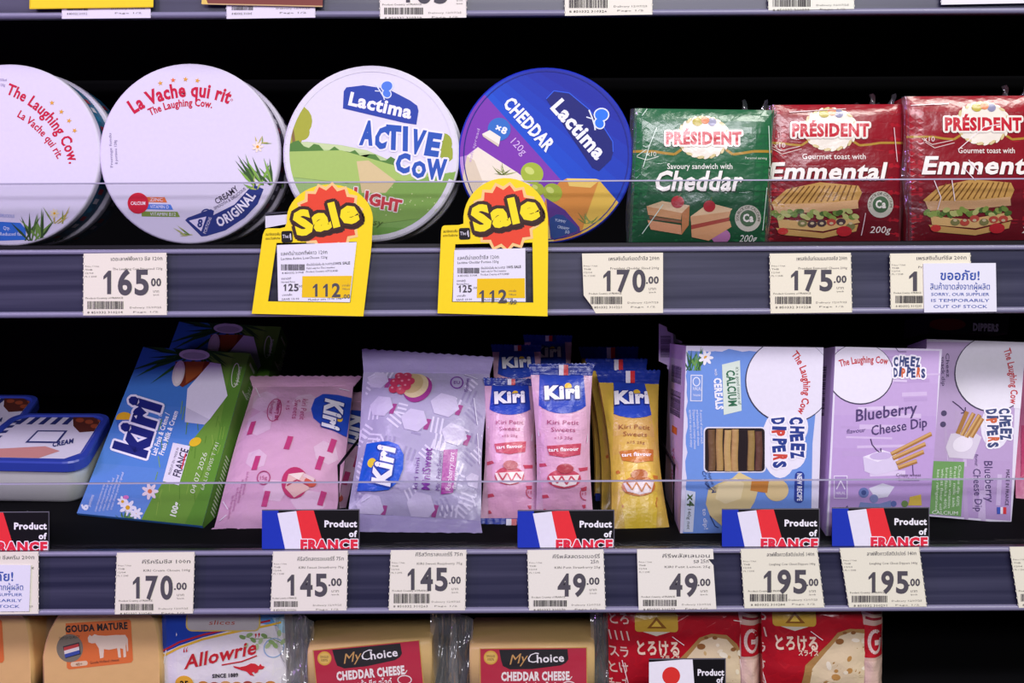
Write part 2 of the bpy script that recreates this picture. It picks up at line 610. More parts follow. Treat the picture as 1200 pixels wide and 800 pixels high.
def carton(quad, plane, thick, front_mat, side, top=None, kind='card'):
    """box from its printed front (px TL TR BR BL on plane) going back by thick; side = colour of the four flanks, top likewise"""
    mb = MB(); p = [plane.hit(*q) for q in quad]; v = -plane.n * thick; q = [a + v for a in p]
    cols = [top or side, side, side, side]
    for i in range(4):
        j = (i + 1) % 4
        mb.face([p[i], p[j], q[j], q[i]], M(cols[i], kind))
    mb.face([q[3], q[2], q[1], q[0]], M(side, kind)); mb.face(p, M(front_mat, kind))
    cv = Canvas(mb, lambda px, py, h: plane.hit(px, py) + plane.n * h, clip=list(quad), kind=kind)
    return mb, cv, p, q


def face_canvas(mb, a, b, c, d, kind='card', W=100.0, Hh=100.0):
    """canvas in local units 0..W x 0..Hh on the quad a(TL) b(TR) c(BR) d(BL) in space"""
    n = (b - a).cross(d - a).normalized(); 
    if n.dot(CAM - a) < 0:
        n = -n

    def at(u, v, h):
        s, t = u / W, v / Hh
        return (a * (1 - s) + b * s) * (1 - t) + (d * (1 - s) + c * s) * t + n * h
    return Canvas(mb, at, kind=kind)

# ------------------------------------------------------------------ middle shelf: round cheese boxes
def disc_box(label, cx, cy, r, y, lid_col, body_col, art, thick=0.025, lid_d=0.006, lift=0.0, group='round boxes of cheese portions', side_art=None):
    pl = front(y)
    c0 = P(cx, cy, y); k = (D + y) / D * PXS; rad = r * k
    t = thing('round_cheese_box', label, 'cheese box', c0 + Vector((0, thick / 2, -rad)), group)
    n = 72

    def ringpts(rr, yy):
        return [c0 + Vector((rr * math.cos(a), yy, rr * math.sin(a))) for a in [2 * math.pi * i / n for i in range(n)]]
    mb = MB(); m = M(lid_col, 'card')
    r0 = ringpts(rad - 0.0011, 0)
    mb.face(r0, m)
    mb.grid([ringpts(rad - 0.0011, 0), ringpts(rad - 0.0003, 0.0003), ringpts(rad, 0.0011), ringpts(rad, lid_d)], m, True, True)
    mb.grid([ringpts(rad, lid_d), ringpts(rad - 0.0012, lid_d)], m, False, True)
    cv = Canvas(mb, lambda px, py, h: pl.hit(px, py) + pl.n * h, clip=circle_px(cx, cy, r - 2.1), kind='card')
    art(cv)
    mb.build('lid', t)
    mb = MB(); b = M(body_col, 'card')
    mb.grid([ringpts(rad - 0.0012, lid_d - 0.002), ringpts(rad - 0.0012, thick)], b, True, True)
    mb.face(ringpts(rad - 0.0012, thick), b)
    if side_art:
        def at(a, v, h):
            return c0 + Vector(((rad - 0.0011 + h) * math.cos(R(a)), v / 1000, (rad - 0.0011 + h) * math.sin(R(a))))
        side_art(Canvas(mb, at, kind='card'))
    mb.build('base', t)
    return t


CRIM, NAVY = '#c8123c', '#24357e'


def art_disc1(c):
    c.text('The Laughing Cow.', 54.5, 141.5, 116, 12.5, CRIM, rot=48, an='c', arc=118, bold=0.025)
    c.text('La Vache qui rit.', 47.5, 158, 70, 8.5, CRIM, rot=46.5, an='c', arc=120, bold=0.02)
    for k, (x, y) in enumerate(((61, 120.5), (72, 131), (81, 141.5), (87.5, 153))):
        c.star(x, y, 3.2, '#e0a23a', 2, rot=k * 9)
    c.poly([(-30, 258), (24, 261), (30, 268), (31, 281), (0, 282), (-30, 281)], '#2f6fd0', 1)
    c.text('Qty.', 4, 269, 8, 4, '#eef0ff', L=2); c.text('Reduced fat', 0, 276, 26, 4, '#eef0ff', L=2)
    c.text('DELICIOUS', 0, 254, 17, 3.5, '#7a8fd0', L=2, rot=4)
    c.leaves(40, 282, 13, 40, ['#4d7030', '#6d9440', '#2f4c22'], 3, 55, 6)
    c.leaves(68, 262, 6, 26, ['#b9a94a', '#7e9440'], 5, 60, 10, w=1)
    c.flower(64, 250, 5, 3, '#efe3c0')
    c.text('300kcal', 0, 95, 8, 3, '#9a90b0', L=2); c.text('120g', 0, 101, 6, 3, '#9a90b0', L=2)


def art_disc2(c):
    c.text('La Vache qui rit', 211, 113.5, 116, 15.5, CRIM, rot=-6, an='c', arc=120, bold=0.035)
    c.text('The Laughing Cow.', 211.5, 125, 74, 8.3, CRIM, rot=-7, an='c', arc=110, bold=0.025)
    c.ring(271.5, 117, 1.2, 1.2, .4, CRIM, 2, 10)
    for k, (x, y) in enumerate(((188, 97.5), (203, 94), (217.5, 93), (231.5, 94.5))):
        c.star(x, y, 3.2, '#e0a23a' if k != 1 else '#e8703a', 2, rot=k * 9 - 10)
    c.text('Fromage fondu', 132.5, 196, 40, 3, '#8d86a4', rot=-93, L=2); c.text('8 portions 120g', 138, 192, 28, 3, '#8d86a4', rot=-93, L=2)
    c.leaves(309, 217, 14, 42, ['#5c8a34', '#7fae48', '#38582a'], 8, 42, -8)
    c.leaves(300, 222, 5, 20, ['#7fae48', '#b8c860'], 4, 60, -30, w=1)
    c.flower(302, 172, 6, 3, '#f0e4d0', '#e8a028'); c.leaves(305, 168, 5, 14, ['#c9b860', '#8aa048'], 2, 70, 20, w=.8)
    c.leaves(222, 275, 6, 20, ['#6f8a40', '#b0b468'], 6, 30, -70, w=1)
    for x1, y0, col, t in ((196, 230.5, '#e5743c', 'ZINC'), (203, 239, '#4f7fd8', 'VITAMIN D'), (211, 247.5, '#7f9a3c', 'VITAMIN B12')):
        c.poly([(166, y0), (x1 - 3, y0 + .5), (x1, y0 + 6.8), (166, y0 + 6)], col, 1); c.text(t, 176, y0 + 5, x1 - 181, 3.8, '#f4eeff', L=2, rot=1)
    c.ell(162, 238, 12.3, 12.3, '#d31a36', 3); c.text('CALCIUM', 162, 240, 17, 3.8, '#fff0f4', L=4, an='c', bold=.02)
    c.text('CREAMY', 267.5, 231.5, 31, 6.8, '#3a3048', rot=-33, an='c', bold=.01, arc=-150)
    c.text('SMOOTH & DELICIOUS', 271, 235, 44, 3.4, '#4a4260', rot=-33, an='c', arc=-150)
    c.poly([(217, 258), (220, 255), (247, 245), (251, 247), (250, 252), (275, 239.5), (291, 222), (298, 216.5), (309, 221.5), (302, 239), (287, 255), (264, 270), (242, 276.5), (236, 277)], NAVY, 1)
    c.poly([(221.5, 258.5), (242, 253.5), (236, 271)], '#e4dcf2', 2)
    c.text('8', 234, 266, 6, 9, NAVY, rot=8, an='c', bold=.04, L=3)
    c.text('PORTIONS', 241.5, 274, 20, 3.6, '#e8e2f4', rot=-70, L=3)
    c.ring(241, 249, 5, 3.4, 1.6, NAVY, 2, 20, rot=-25)
    c.text('ORIGINAL', 281, 251, 58, 10.5, '#f4f0fc', rot=-40, an='c', arc=-95, bold=.035, L=3)


def butterfly(c, x, y, k, c1, c2, rot=0, line=False, L=3):
    a, b = math.cos(R(rot)), math.sin(R(rot)); f = lambda u, v: (x + (u * a - v * b) * k, y + (u * b + v * a) * k)
    for (u, v, ra, rb, q) in ((2.5, -3.5, 6.2, 5.4, -30), (4.5, 4.5, 4.6, 4.0, 30)):
        if line:
            p = f(u, v); c.ell(*p, (ra + 1.2) * k, (rb + 1.2) * k, c2, L - .4, rot=rot + q, n=18)
        p = f(u, v); c.ell(*p, ra * k, rb * k, c1, L, rot=rot + q, n=18)
    c.line([f(-10, -2), f(-4, 3), f(2, 9), f(4, 12)], 1.3 * k, c2, L + .5)
    c.line([f(-9, 5), f(-4, 4)], 1.1 * k, c2, L + .5)


def art_disc3(c):
    c.ell(435, 180, 101, 101, '#e4e0ee', .5, n=60)
    c.grad([(320, 150), (550, 176), (550, 300), (320, 300)], '#cfe0a8', '#5f9a34', 8, 1)
    c.poly([(320, 60), (550, 60), (550, 196), (510, 206), (462, 190), (430, 176), (400, 170), (360, 166), (320, 168)], '#e2deee', 1.5)
    for cx_, cy_, r_ in ((348, 142, 18), (338, 150, 13), (354, 155, 9), (344, 160, 11), (345, 132, 10)):
        c.ell(cx_, cy_, r_, r_ * 1.05, '#a9ae3c', 2, n=18)
    c.poly([(343, 170), (341, 150), (344, 150), (347, 170)], '#8a7040', 2.5)
    pts = [(325, 172)] + [(332 + 6 * k, 165 + 4 * math.sin(k * 1.7) + k * 1.05) for k in range(24)] + [(470, 196), (420, 182), (330, 178)]
    c.poly(pts, '#55853c', 2.5)
    c.poly([(325, 178), (400, 176), (470, 196), (545, 206), (545, 230), (320, 205)], '#a8c668', 3)
    c.poly([(418, 189), (432, 188), (464, 212), (452, 226), (424, 226)], '#d9c592', 3.5)
    c.poly([(422, 208), (475, 212), (540, 200), (540, 250), (420, 265)], '#86b052', 3.2)
    for cx_, cy_, r_ in ((520, 168, 10), (524, 180, 8), (516, 176, 7)):
        c.ell(cx_, cy_, r_, r_ * 1.2, '#9cab3a', 2, n=16)
    c.ring(435, 180, 98.5, 98.5, 5.5, '#e2dfe8', 3.8, 60)
    c.poly([(403, 107), (406, 102.5), (426, 100), (445, 103), (460, 107), (481, 118), (489, 124), (490.5, 130), (488, 146), (474, 144), (402, 127)], '#2a44a4', 4)
    c.text('Lactima', 408, 122.5, 75, 14.5, '#f4f2fc', rot=12.6, bold=.04, L=5)
    butterfly(c, 450, 104, 1.05, '#4f7fe0', '#dfe6fa', 15, L=6, line=True)
    rnd = random.Random(2)
    for wtxt, x, y, w, h, rot in (('A', 421, 168, 16, 25, 3), ('C', 437, 171, 15, 23, 10), ('T', 452, 173, 18, 25, 5), ('I', 472, 175, 6, 25, 4), ('V', 479, 177.5, 16, 25, 8), ('E', 497, 180, 17, 24, 8),
                                  ('C', 463, 201, 17, 20, 2), ('O', 481.5, 206, 17, 17, 8), ('W', 499, 208.5, 24, 21, 2)):
        c.text(wtxt, x, y, w, h, '#2b57b4', rot=rot, bold=.06, L=6, lean=rnd.uniform(-4, 6), out=('#f0eef8', 2.2))
    for ch, x, y, rot in (('L', 414, 233, 6), ('I', 427, 237, 8), ('G', 432, 240, 5), ('H', 446, 244, 8), ('T', 457, 246, 10)):
        c.text(ch, x, y, None, 13, '#c83c44', rot=rot, bold=.05, L=6, out=('#f2e8e0', 1.2))
    c.text('easy', 424, 262, 24, 7, '#55722c', rot=6, lean=14, L=6)
    for k in range(26):
        c.ell(438 + rnd.uniform(0, 80), 218 + rnd.uniform(0, 38), .8, .8, '#cfe09a', 5, n=6)


def art_disc4(c):
    c.ell(640, 182, 101, 103, '#1626a0', .4, n=60)
    c.grad([(610, 60), (790, 160), (690, 290), (560, 120)], '#14209a', '#1058d4', 8, .8)
    c.poly([(568, 111), (660, 214), (700, 262), (677, 285), (640, 300), (500, 260), (500, 60)], '#7c36ac', 1.4)
    c.poly([(530, 186), (547, 182), (560, 172), (605, 202), (640, 226), (680, 268), (600, 300), (540, 260)], '#b58ad0', 1.6)
    c.poly([(547, 183), (560, 172.5), (606, 202), (622, 214), (612, 240), (556, 262), (540, 220)], '#efe5d2', 2)
    c.poly([(547, 183), (556, 188), (566, 214), (552, 232), (540, 220)], '#dccdb4', 2.4)
    c.leaves(590, 205, 14, 16, ['#7d8a3c', '#9aa658', '#5f6c30'], 4, 100, 0, L=3, w=.5)
    c.poly([(655, 214), (664, 209), (700, 210), (727, 240), (710, 280), (650, 292), (628, 262), (640, 232)], '#d98f3c', 2)
    c.poly([(664, 209), (698, 209.5), (703, 211), (692, 220), (667, 218)], '#f0cf6a', 2.4)
    c.poly([(702, 211), (727, 240), (712, 282), (676, 292), (688, 250)], '#e8c04e', 2.6)
    c.poly([(600, 262), (640, 256), (652, 292), (600, 292)], '#e8cf7a', 2.5)
    for x, y, r_ in ((623.5, 203, 13.5), (647.5, 225.6, 11.5), (630, 222, 8)):
        c.ell(x, y, r_, r_ * .92, '#a3b83a', 3, rot=30); c.ell(x - 3, y - 3, r_ * .45, r_ * .3, '#cbd870', 3.4, rot=30, n=12)
    c.leaves(690, 262, 10, 18, ['#6c8a38', '#8aa050'], 9, 80, 0, L=3.6, w=.7)
    c.poly([(640, 232), (662, 246), (679, 266), (680, 271), (672, 274), (650, 281), (645, 279), (643, 258)], '#5a2f88', 3.6)
    c.poly([(644, 256), (652, 251), (660, 252), (677, 267), (676, 271), (649, 280), (645, 276)], '#22468c', 4)
    c.text('YUMMY', 650, 259, 13, 3.2, '#dce8ff', rot=12, L=5); c.text('CREAMY', 653, 267, 14, 3.2, '#dce8ff', rot=12, L=5); c.text('50', 662, 273, 5, 3.4, '#dce8ff', rot=10, L=5)
    c.ring(640, 182, 96.5, 98.5, 1.2, '#141f86', 3.2, 60)
    c.poly([(640, 116), (649, 106.5), (667, 109), (690, 128), (708, 150), (718, 166), (718.5, 178), (716, 187), (702, 200.5), (694, 196.5), (668, 158)], '#121a70', 3)
    c.line([(640, 116), (649, 106.5), (667, 109), (690, 128), (708, 150), (718, 166), (718.5, 178)], 1.1, '#2a5ce0', 3.3)
    c.text('Lactima', 645, 126.5, 82, 17, '#eef2ff', rot=48.5, bold=.04, L=5)
    butterfly(c, 700, 137, 1.25, '#2a78e8', '#e6eeff', 28, line=True, L=6)
    c.text('CHEDDAR', 589, 122.5, 76, 14.5, '#eef2ff', rot=47.5, bold=.04, L=5)
    c.ell(585, 151.5, 13.5, 13.5, '#2f6fc4', 4); c.text('×8', 586, 155, 14, 7.5, '#f0f4ff', an='c', rot=22, bold=.04, L=5)
    c.poly([(565, 157), (574, 152.5), (586.6, 160.5), (585, 169)], '#f2ecdc', 5); c.poly([(565, 157), (585, 169), (584, 172), (566, 160)], '#d9ceb8', 5)
    c.text('120g', 598, 167, 21, 8.5, '#d8b8ec', rot=47, L=4)
    c.text('soft spread', 552, 190, 40, 3.2, '#d0b0e4', rot=-75, L=4)


def side1(c):
    for k in range(16):
        a = 40 - k * 7
        c.rect(a - 2.2, 12, a + 1.6, 18.5, ('#a8283c', '#e6e2f2', '#2b86b4')[k % 3], 1)


def side2(c):
    for k in range(18):
        a = 50 - k * 6.5
        c.rect(a - 2.2, 12.5, a + 1.2, 18, ('#d8d2e8', '#8c2440', '#4a4468', '#c7bfdc')[k % 4], 1)


Y1 = 0.030
d1 = disc_box('white round box beside the shelf end, red lettering curving down its rim, half cut off', 11, 181.6, 106.5, Y1, '#ded8ea', '#2a6f9a', art_disc1, side_art=side1)
d2 = disc_box('white round box with French red title and navy ORIGINAL banner', 222, 180, 105.7, Y1, '#ded8ea', '#3a3252', art_disc2, side_art=side2)
d3 = disc_box('white and green round box with blue ACTIVE COW lettering over a meadow', 435, 180, 103.5, Y1, '#e6e3ee', '#b8c4a0', art_disc3)
d4 = disc_box('blue and purple round box lettered CHEDDAR with grapes and cheese printed', 640, 182, 103.2, Y1, '#2233b4', '#1c2a90', art_disc4)
for src, n_, nm in ((d1, 1, 'half cut off white round box with teal edge'), (d2, 1, 'white round box with navy banner'), (d3, 1, 'green meadow round box'), (d4, 1, 'blue and purple round box')):
    for k in range(n_):
        dup(src, (0.0015 * (k + 1), 0.026 * (k + 1), 0), ('round box directly behind the front ' if k == 0 else 'round box %s deep behind the front ' % ('two', 'three')[k - 1]) + nm)


# ------------------------------------------------------------------ middle shelf: sandwich cheese slices
def wreath_logo(c, x, y, k=1.0, txt='#c41e30'):
    c.ell(x, y, 31 * k, 25 * k, '#b8a060', 1, n=32); c.ell(x, y, 29 * k, 23 * k, '#efe8d8', 2, n=32)
    for i in range(26):
        a = 2 * math.pi * i / 26
        c.ell(x + 29.5 * k * math.cos(a), y + 23.6 * k * math.sin(a), 4 * k, 1.7 * k, '#d8c890' if i % 2 else '#f0ead8', 3, rot=math.degrees(a) + 70, n=8)
    c.ell(x - 7 * k, y - 18 * k, 6 * k, 5 * k, '#b8a832', 4, n=12); c.ell(x + 2 * k, y - 20 * k, 5 * k, 4.5 * k, '#d87838', 4.3, n=12); c.ell(x + 10 * k, y - 18 * k, 5 * k, 5 * k, '#8a88a8', 4.2, n=12)
    c.text('PRÉSIDENT', x, y + 8 * k, 88 * k, 13.5 * k, txt, an='c', bold=.05, L=7, out=('#f2ecdf', 2.4 * k))


def ca_badge(c, x, y, r):
    c.ell(x, y, r, r, '#c9c6b4', 2, n=24); c.ell(x, y, r * .62, r * .62, '#4c6a4a', 3, n=20)
    c.text('Ca', x, y + r * .25, r * .8, r * .55, '#eeeade', an='c', bold=.04, L=4)
    c.text('SOURCE OF CALCIUM', x, y - r * .72, r * 2.6, r * .2, '#5a5a48', an='c', arc=r * .72, L=4)


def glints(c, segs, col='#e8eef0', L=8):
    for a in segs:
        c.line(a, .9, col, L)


def toast(c, x, y, k, seed):
    """grilled sandwich with salad"""
    rnd = random.Random(seed); q = lambda u, v: (x + u * k, y + v * k)
    c.poly([q(0, 24), q(18, 8), q(56, 0), q(100, 4), q(104, 12), q(98, 26), q(60, 24), q(10, 30)], '#c79a52', 3)
    for i in range(13):
        c.line([q(8 + i * 7, 25 - i * .4), q(26 + i * 6, 5 - i * .15)], 1.5 * k, '#7a5222', 4)
    c.poly([q(2, 25), q(60, 24), q(99, 20), q(100, 30), q(60, 34), q(6, 36)], '#d4a877', 3.4)
    for i in range(26):
        u = 4 + i * 3.7
        c.ell(*q(u, 36 + rnd.uniform(-3, 5)), 4.5 * k, 3 * k, rnd.choice(('#6d8a3a', '#8aa04a', '#4c6a2c', '#b8bc70')), 4 + .05 * i, rot=rnd.uniform(-50, 50), n=9)
    c.poly([q(8, 42), q(50, 46), q(96, 38), q(102, 46), q(60, 56), q(10, 52)], '#d8b070', 3.6)
    for i in range(6):
        c.ell(*q(36 + i * 11, 47 + rnd.uniform(-2, 4)), 5.5 * k, 4 * k, rnd.choice(('#4c3a3c', '#7c7a48', '#b84a3c')), 5.5 + .1 * i, n=12)
        c.ell(*q(36 + i * 11, 47), 2.4 * k, 1.6 * k, '#c9b890', 6.5, n=8)
    c.poly([q(6, 52), q(60, 58), q(100, 48), q(98, 56), q(60, 64), q(12, 60)], '#c9a05c', 3.8)
    c.ell(*q(84, 56), 9 * k, 6 * k, '#b8262e', 7, n=14); c.ell(*q(14, 56), 6 * k, 4 * k, '#c83a36', 7, n=12)


def sandwich_pack(label, quad, y, base, dark, art, seed, clearside=True):
    pl = front(y)
    bl = pl.hit(*quad[3]); br = pl.hit(*quad[2])
    t = thing('sliced_cheese_pack', label, 'cheese pack', (bl + br) / 2 + Vector((0, 0.012, 0)), 'wrapped packs of sandwich slices')
    mb = MB()
    at = pillow(mb, quad, pl, 0.0030, 0.020, M(base, 'gloss'), 36, 34, e=7, wr=0.0005, seed=seed, fr=4)
    cv = Canvas(mb, at, clip=list(quad), eps=0.00012, maxe=9, kind='gloss')
    art(cv)
    mb.build('wrapper', t)
    # clear film drawn together at the flanks
    film = clear('crinkled_film', (0.96, 0.97, 0.97), 0.10, 0.10, 0.9, 70, haze=0.05)
    rnd = random.Random(seed)
    for sd in (0, 1):
        mb = MB(); rows = []
        q0, q1 = (quad[0], quad[3]) if sd == 0 else (quad[1], quad[2])
        for j in range(19):
            v = j / 18; row = []
            for i in range(5):
                u = i / 4 * (1 if sd else -1)
                px = q0[0] * (1 - v) + q1[0] * v + u * (6 + 2 * math.sin(v * 9 + seed)) - (3 if sd else -3); py = q0[1] * (1 - v) + q1[1] * v
                row.append(pl.hit(px, py) + pl.n * (0.0018 - 0.004 * abs(u) + 0.0016 * noise.noise(Vector((v * 9, u * 2, seed + sd)))))
            rows.append(row)
        mb.grid(rows, film)
        mb.build('film_fold', t)
    for k, (sx, lean) in enumerate(((-28, -4), (-10, 5))):   # twisted ends of the film standing up at the back corner
        tx, ty = quad[1][0] + sx, quad[1][1]
        mb = MB(); rows = []
        for j in range(7):
            v = j / 6; w = 5.5 * (1 - .75 * v)
            rows.append([pl.hit(tx + lean * v + u * w, ty + 4 - 19 * v) - pl.n * (0.010 - 0.003 * math.sin(u * 3 + j)) for u in (-1, -.5, 0, .5, 1)])
        mb.grid(rows, film)
        mb.build('film_tab', t)
    return t


def art_green(c):
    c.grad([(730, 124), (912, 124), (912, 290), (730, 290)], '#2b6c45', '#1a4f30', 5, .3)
    for s_ in (1, -1):
        c.line([(823.5 + s_ * a, b) for a, b in ((26, 176), (34, 181.5), (46, 180), (58, 178), (84, 177.5))], 3, '#b08a34', 1.5)
    wreath_logo(c, 823.5, 161.5, 1.0)
    c.text('Personal serving', 872, 187, 26, 2.6, '#dfe8d8', L=3)
    c.text('Savoury sandwich with', 819, 198.5, 76, 6.3, '#eef0e4', an='c', L=3, bold=.01)
    c.text('Cheddar', 766, 224.5, 102, 22, '#1a3a24', lean=12, bold=.03, L=3); c.text('Cheddar', 765, 223.5, 102, 22, '#f4f0e8', lean=12, bold=.03, L=4)
    c.text('x10', 757, 183, 11, 5, '#e8ead8', rot=4, L=3); c.line([(746, 183), (756, 176), (758, 176)], .8, '#cfdcc8', 3); c.line([(746, 184), (757, 188), (771, 184)], .8, '#cfdcc8', 3)
    for x, y, f in ((757, 242, 0), (808, 240, 1)):      # two tea sandwiches
        if f == 0:
            c.poly([(x, y), (x + 18, y - 6), (x + 50, y - 1), (x + 41, y + 8)], '#e8c79a', 3); c.poly([(x, y), (x + 41, y + 8), (x + 40, y + 16), (x + 2, y + 10)], '#d09a68', 3.2)
            c.poly([(x + 3, y + 11), (x + 40, y + 17), (x + 41, y + 20), (x + 4, y + 15)], '#8a5a3c', 3.4); c.poly([(x + 1, y + 16), (x + 40, y + 22), (x + 41, y + 33), (x + 5, y + 27)], '#d89a70', 3.6)
            c.poly([(x + 41, y + 8), (x + 50, y - 1), (x + 49, y + 22), (x + 41, y + 33)], '#c08050', 3.8); c.ell(x + 36, y - 5, 7.6, 7.2, '#b83038', 5, n=18); c.line([(x + 37, y - 10), (x + 40, y - 15)], 1, '#4c6a2c', 5)
        else:
            c.poly([(x, y + 14), (x + 22, y - 2), (x + 49, y + 5), (x + 45, y + 10)], '#e8c79a', 4); c.poly([(x, y + 14), (x + 47, y + 8), (x + 45, y + 15), (x + 1, y + 24)], '#d8a678', 4.2)
            c.poly([(x + 1, y + 24), (x + 46, y + 15), (x + 45, y + 19), (x + 1, y + 30)], '#a84a3c', 4.4); c.poly([(x + 1, y + 29), (x + 46, y + 19), (x + 48, y + 26), (x + 22, y + 42), (x + 2, y + 38)], '#d8a070', 4.6)
            c.ell(x + 22, y + 2, 7, 6.8, '#b83038', 6, n=18); c.line([(x + 23, y - 3), (x + 25, y - 9)], 1, '#4c6a2c', 6)
    c.ell(844, 277, 11, 9, '#b878a8', 4, n=16)
    ca_badge(c, 875.5, 256, 15.5)
    c.text('200g', 865.5, 283.5, 20, 8, '#eef0e4', lean=12, L=3)
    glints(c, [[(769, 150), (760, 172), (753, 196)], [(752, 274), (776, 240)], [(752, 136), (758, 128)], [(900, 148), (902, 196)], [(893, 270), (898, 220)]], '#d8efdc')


def art_red(dx, dy, k, t0, tw, ox):
    def art(c):
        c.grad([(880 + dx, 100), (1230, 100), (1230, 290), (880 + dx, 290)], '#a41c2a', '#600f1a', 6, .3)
        x, y = 971.5 + dx, 152 + dy
        for s_ in (1, -1):
            c.line([(x + s_ * a, b + dy) for a, b in ((26, 166), (34, 171), (46, 170), (58, 168), (90, 167.5))], 2.6, '#b08a34', 1.5)
        wreath_logo(c, x, y, 1.02)
        c.text('Gourmet toast with', x + 4, 187 + dy, 74 if not dx else 66, 6.2, '#f2e6dc', an='c', L=3, bold=.01)
        c.text('Emmental', t0 + 1, 211 + dy + 1, tw, 19.5, '#5a1018', lean=12, bold=.03, L=3); c.text('Emmental', t0, 211 + dy, tw, 19.5, '#f6f0e8', lean=12, bold=.03, L=4)
        toast(c, 902 + ox, 214 + dy * .5, 1.02, int(dx) + 3)
        ca_badge(c, 1030 + dx * 1.0 + (12 if dx else 0), 240, 15.5)
        c.text('200g', 1018 + dx, 273, 24, 7.5, '#f2e6dc', lean=12, L=3)
        c.text('x10', (906 if not dx else 1080), 172 + dy + 1, 13, 5.5, '#f2dcd4', rot=2, L=3)
        c.line([(902 + dx * .99, 170 + dy), (914 + dx * .99, 177 + dy), (936 + dx, 172 + dy)], .8, '#e8c8c0', 3); c.line([(904 + dx, 174 + dy), (915 + dx, 181 + dy), (938 + dx, 175 + dy)], .8, '#e8c8c0', 3)
        if dx:
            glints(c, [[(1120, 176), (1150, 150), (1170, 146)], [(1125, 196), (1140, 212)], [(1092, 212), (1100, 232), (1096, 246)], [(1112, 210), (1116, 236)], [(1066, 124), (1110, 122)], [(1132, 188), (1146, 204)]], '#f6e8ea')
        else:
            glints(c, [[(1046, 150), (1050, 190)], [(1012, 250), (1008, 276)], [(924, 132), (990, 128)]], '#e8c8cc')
    return art


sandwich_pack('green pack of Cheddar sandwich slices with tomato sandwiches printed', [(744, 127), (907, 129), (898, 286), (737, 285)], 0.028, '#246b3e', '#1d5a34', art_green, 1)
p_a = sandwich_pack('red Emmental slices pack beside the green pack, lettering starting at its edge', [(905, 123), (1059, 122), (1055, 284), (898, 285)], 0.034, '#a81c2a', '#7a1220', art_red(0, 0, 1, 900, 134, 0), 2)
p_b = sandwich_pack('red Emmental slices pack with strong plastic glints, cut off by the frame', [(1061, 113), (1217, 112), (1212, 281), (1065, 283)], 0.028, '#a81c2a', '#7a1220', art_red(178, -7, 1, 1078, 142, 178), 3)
dup(p_a, (0.001, 0.034, 0), 'red Emmental slices pack hidden behind the middle red pack')
dup(p_b, (0.001, 0.034, 0), 'red Emmental slices pack hidden behind the outermost red pack')

# ------------------------------------------------------------------ lower shelf
def on2(px, py):
    return depth_on(px, py, TR2 - CZ, SL2)


def lean_plane(bl, br, tl, ytop, lift=0.0):
    return Plane(P(*bl, on2(*bl) + lift), P(*br, on2(*br) + lift), P(*tl, ytop))


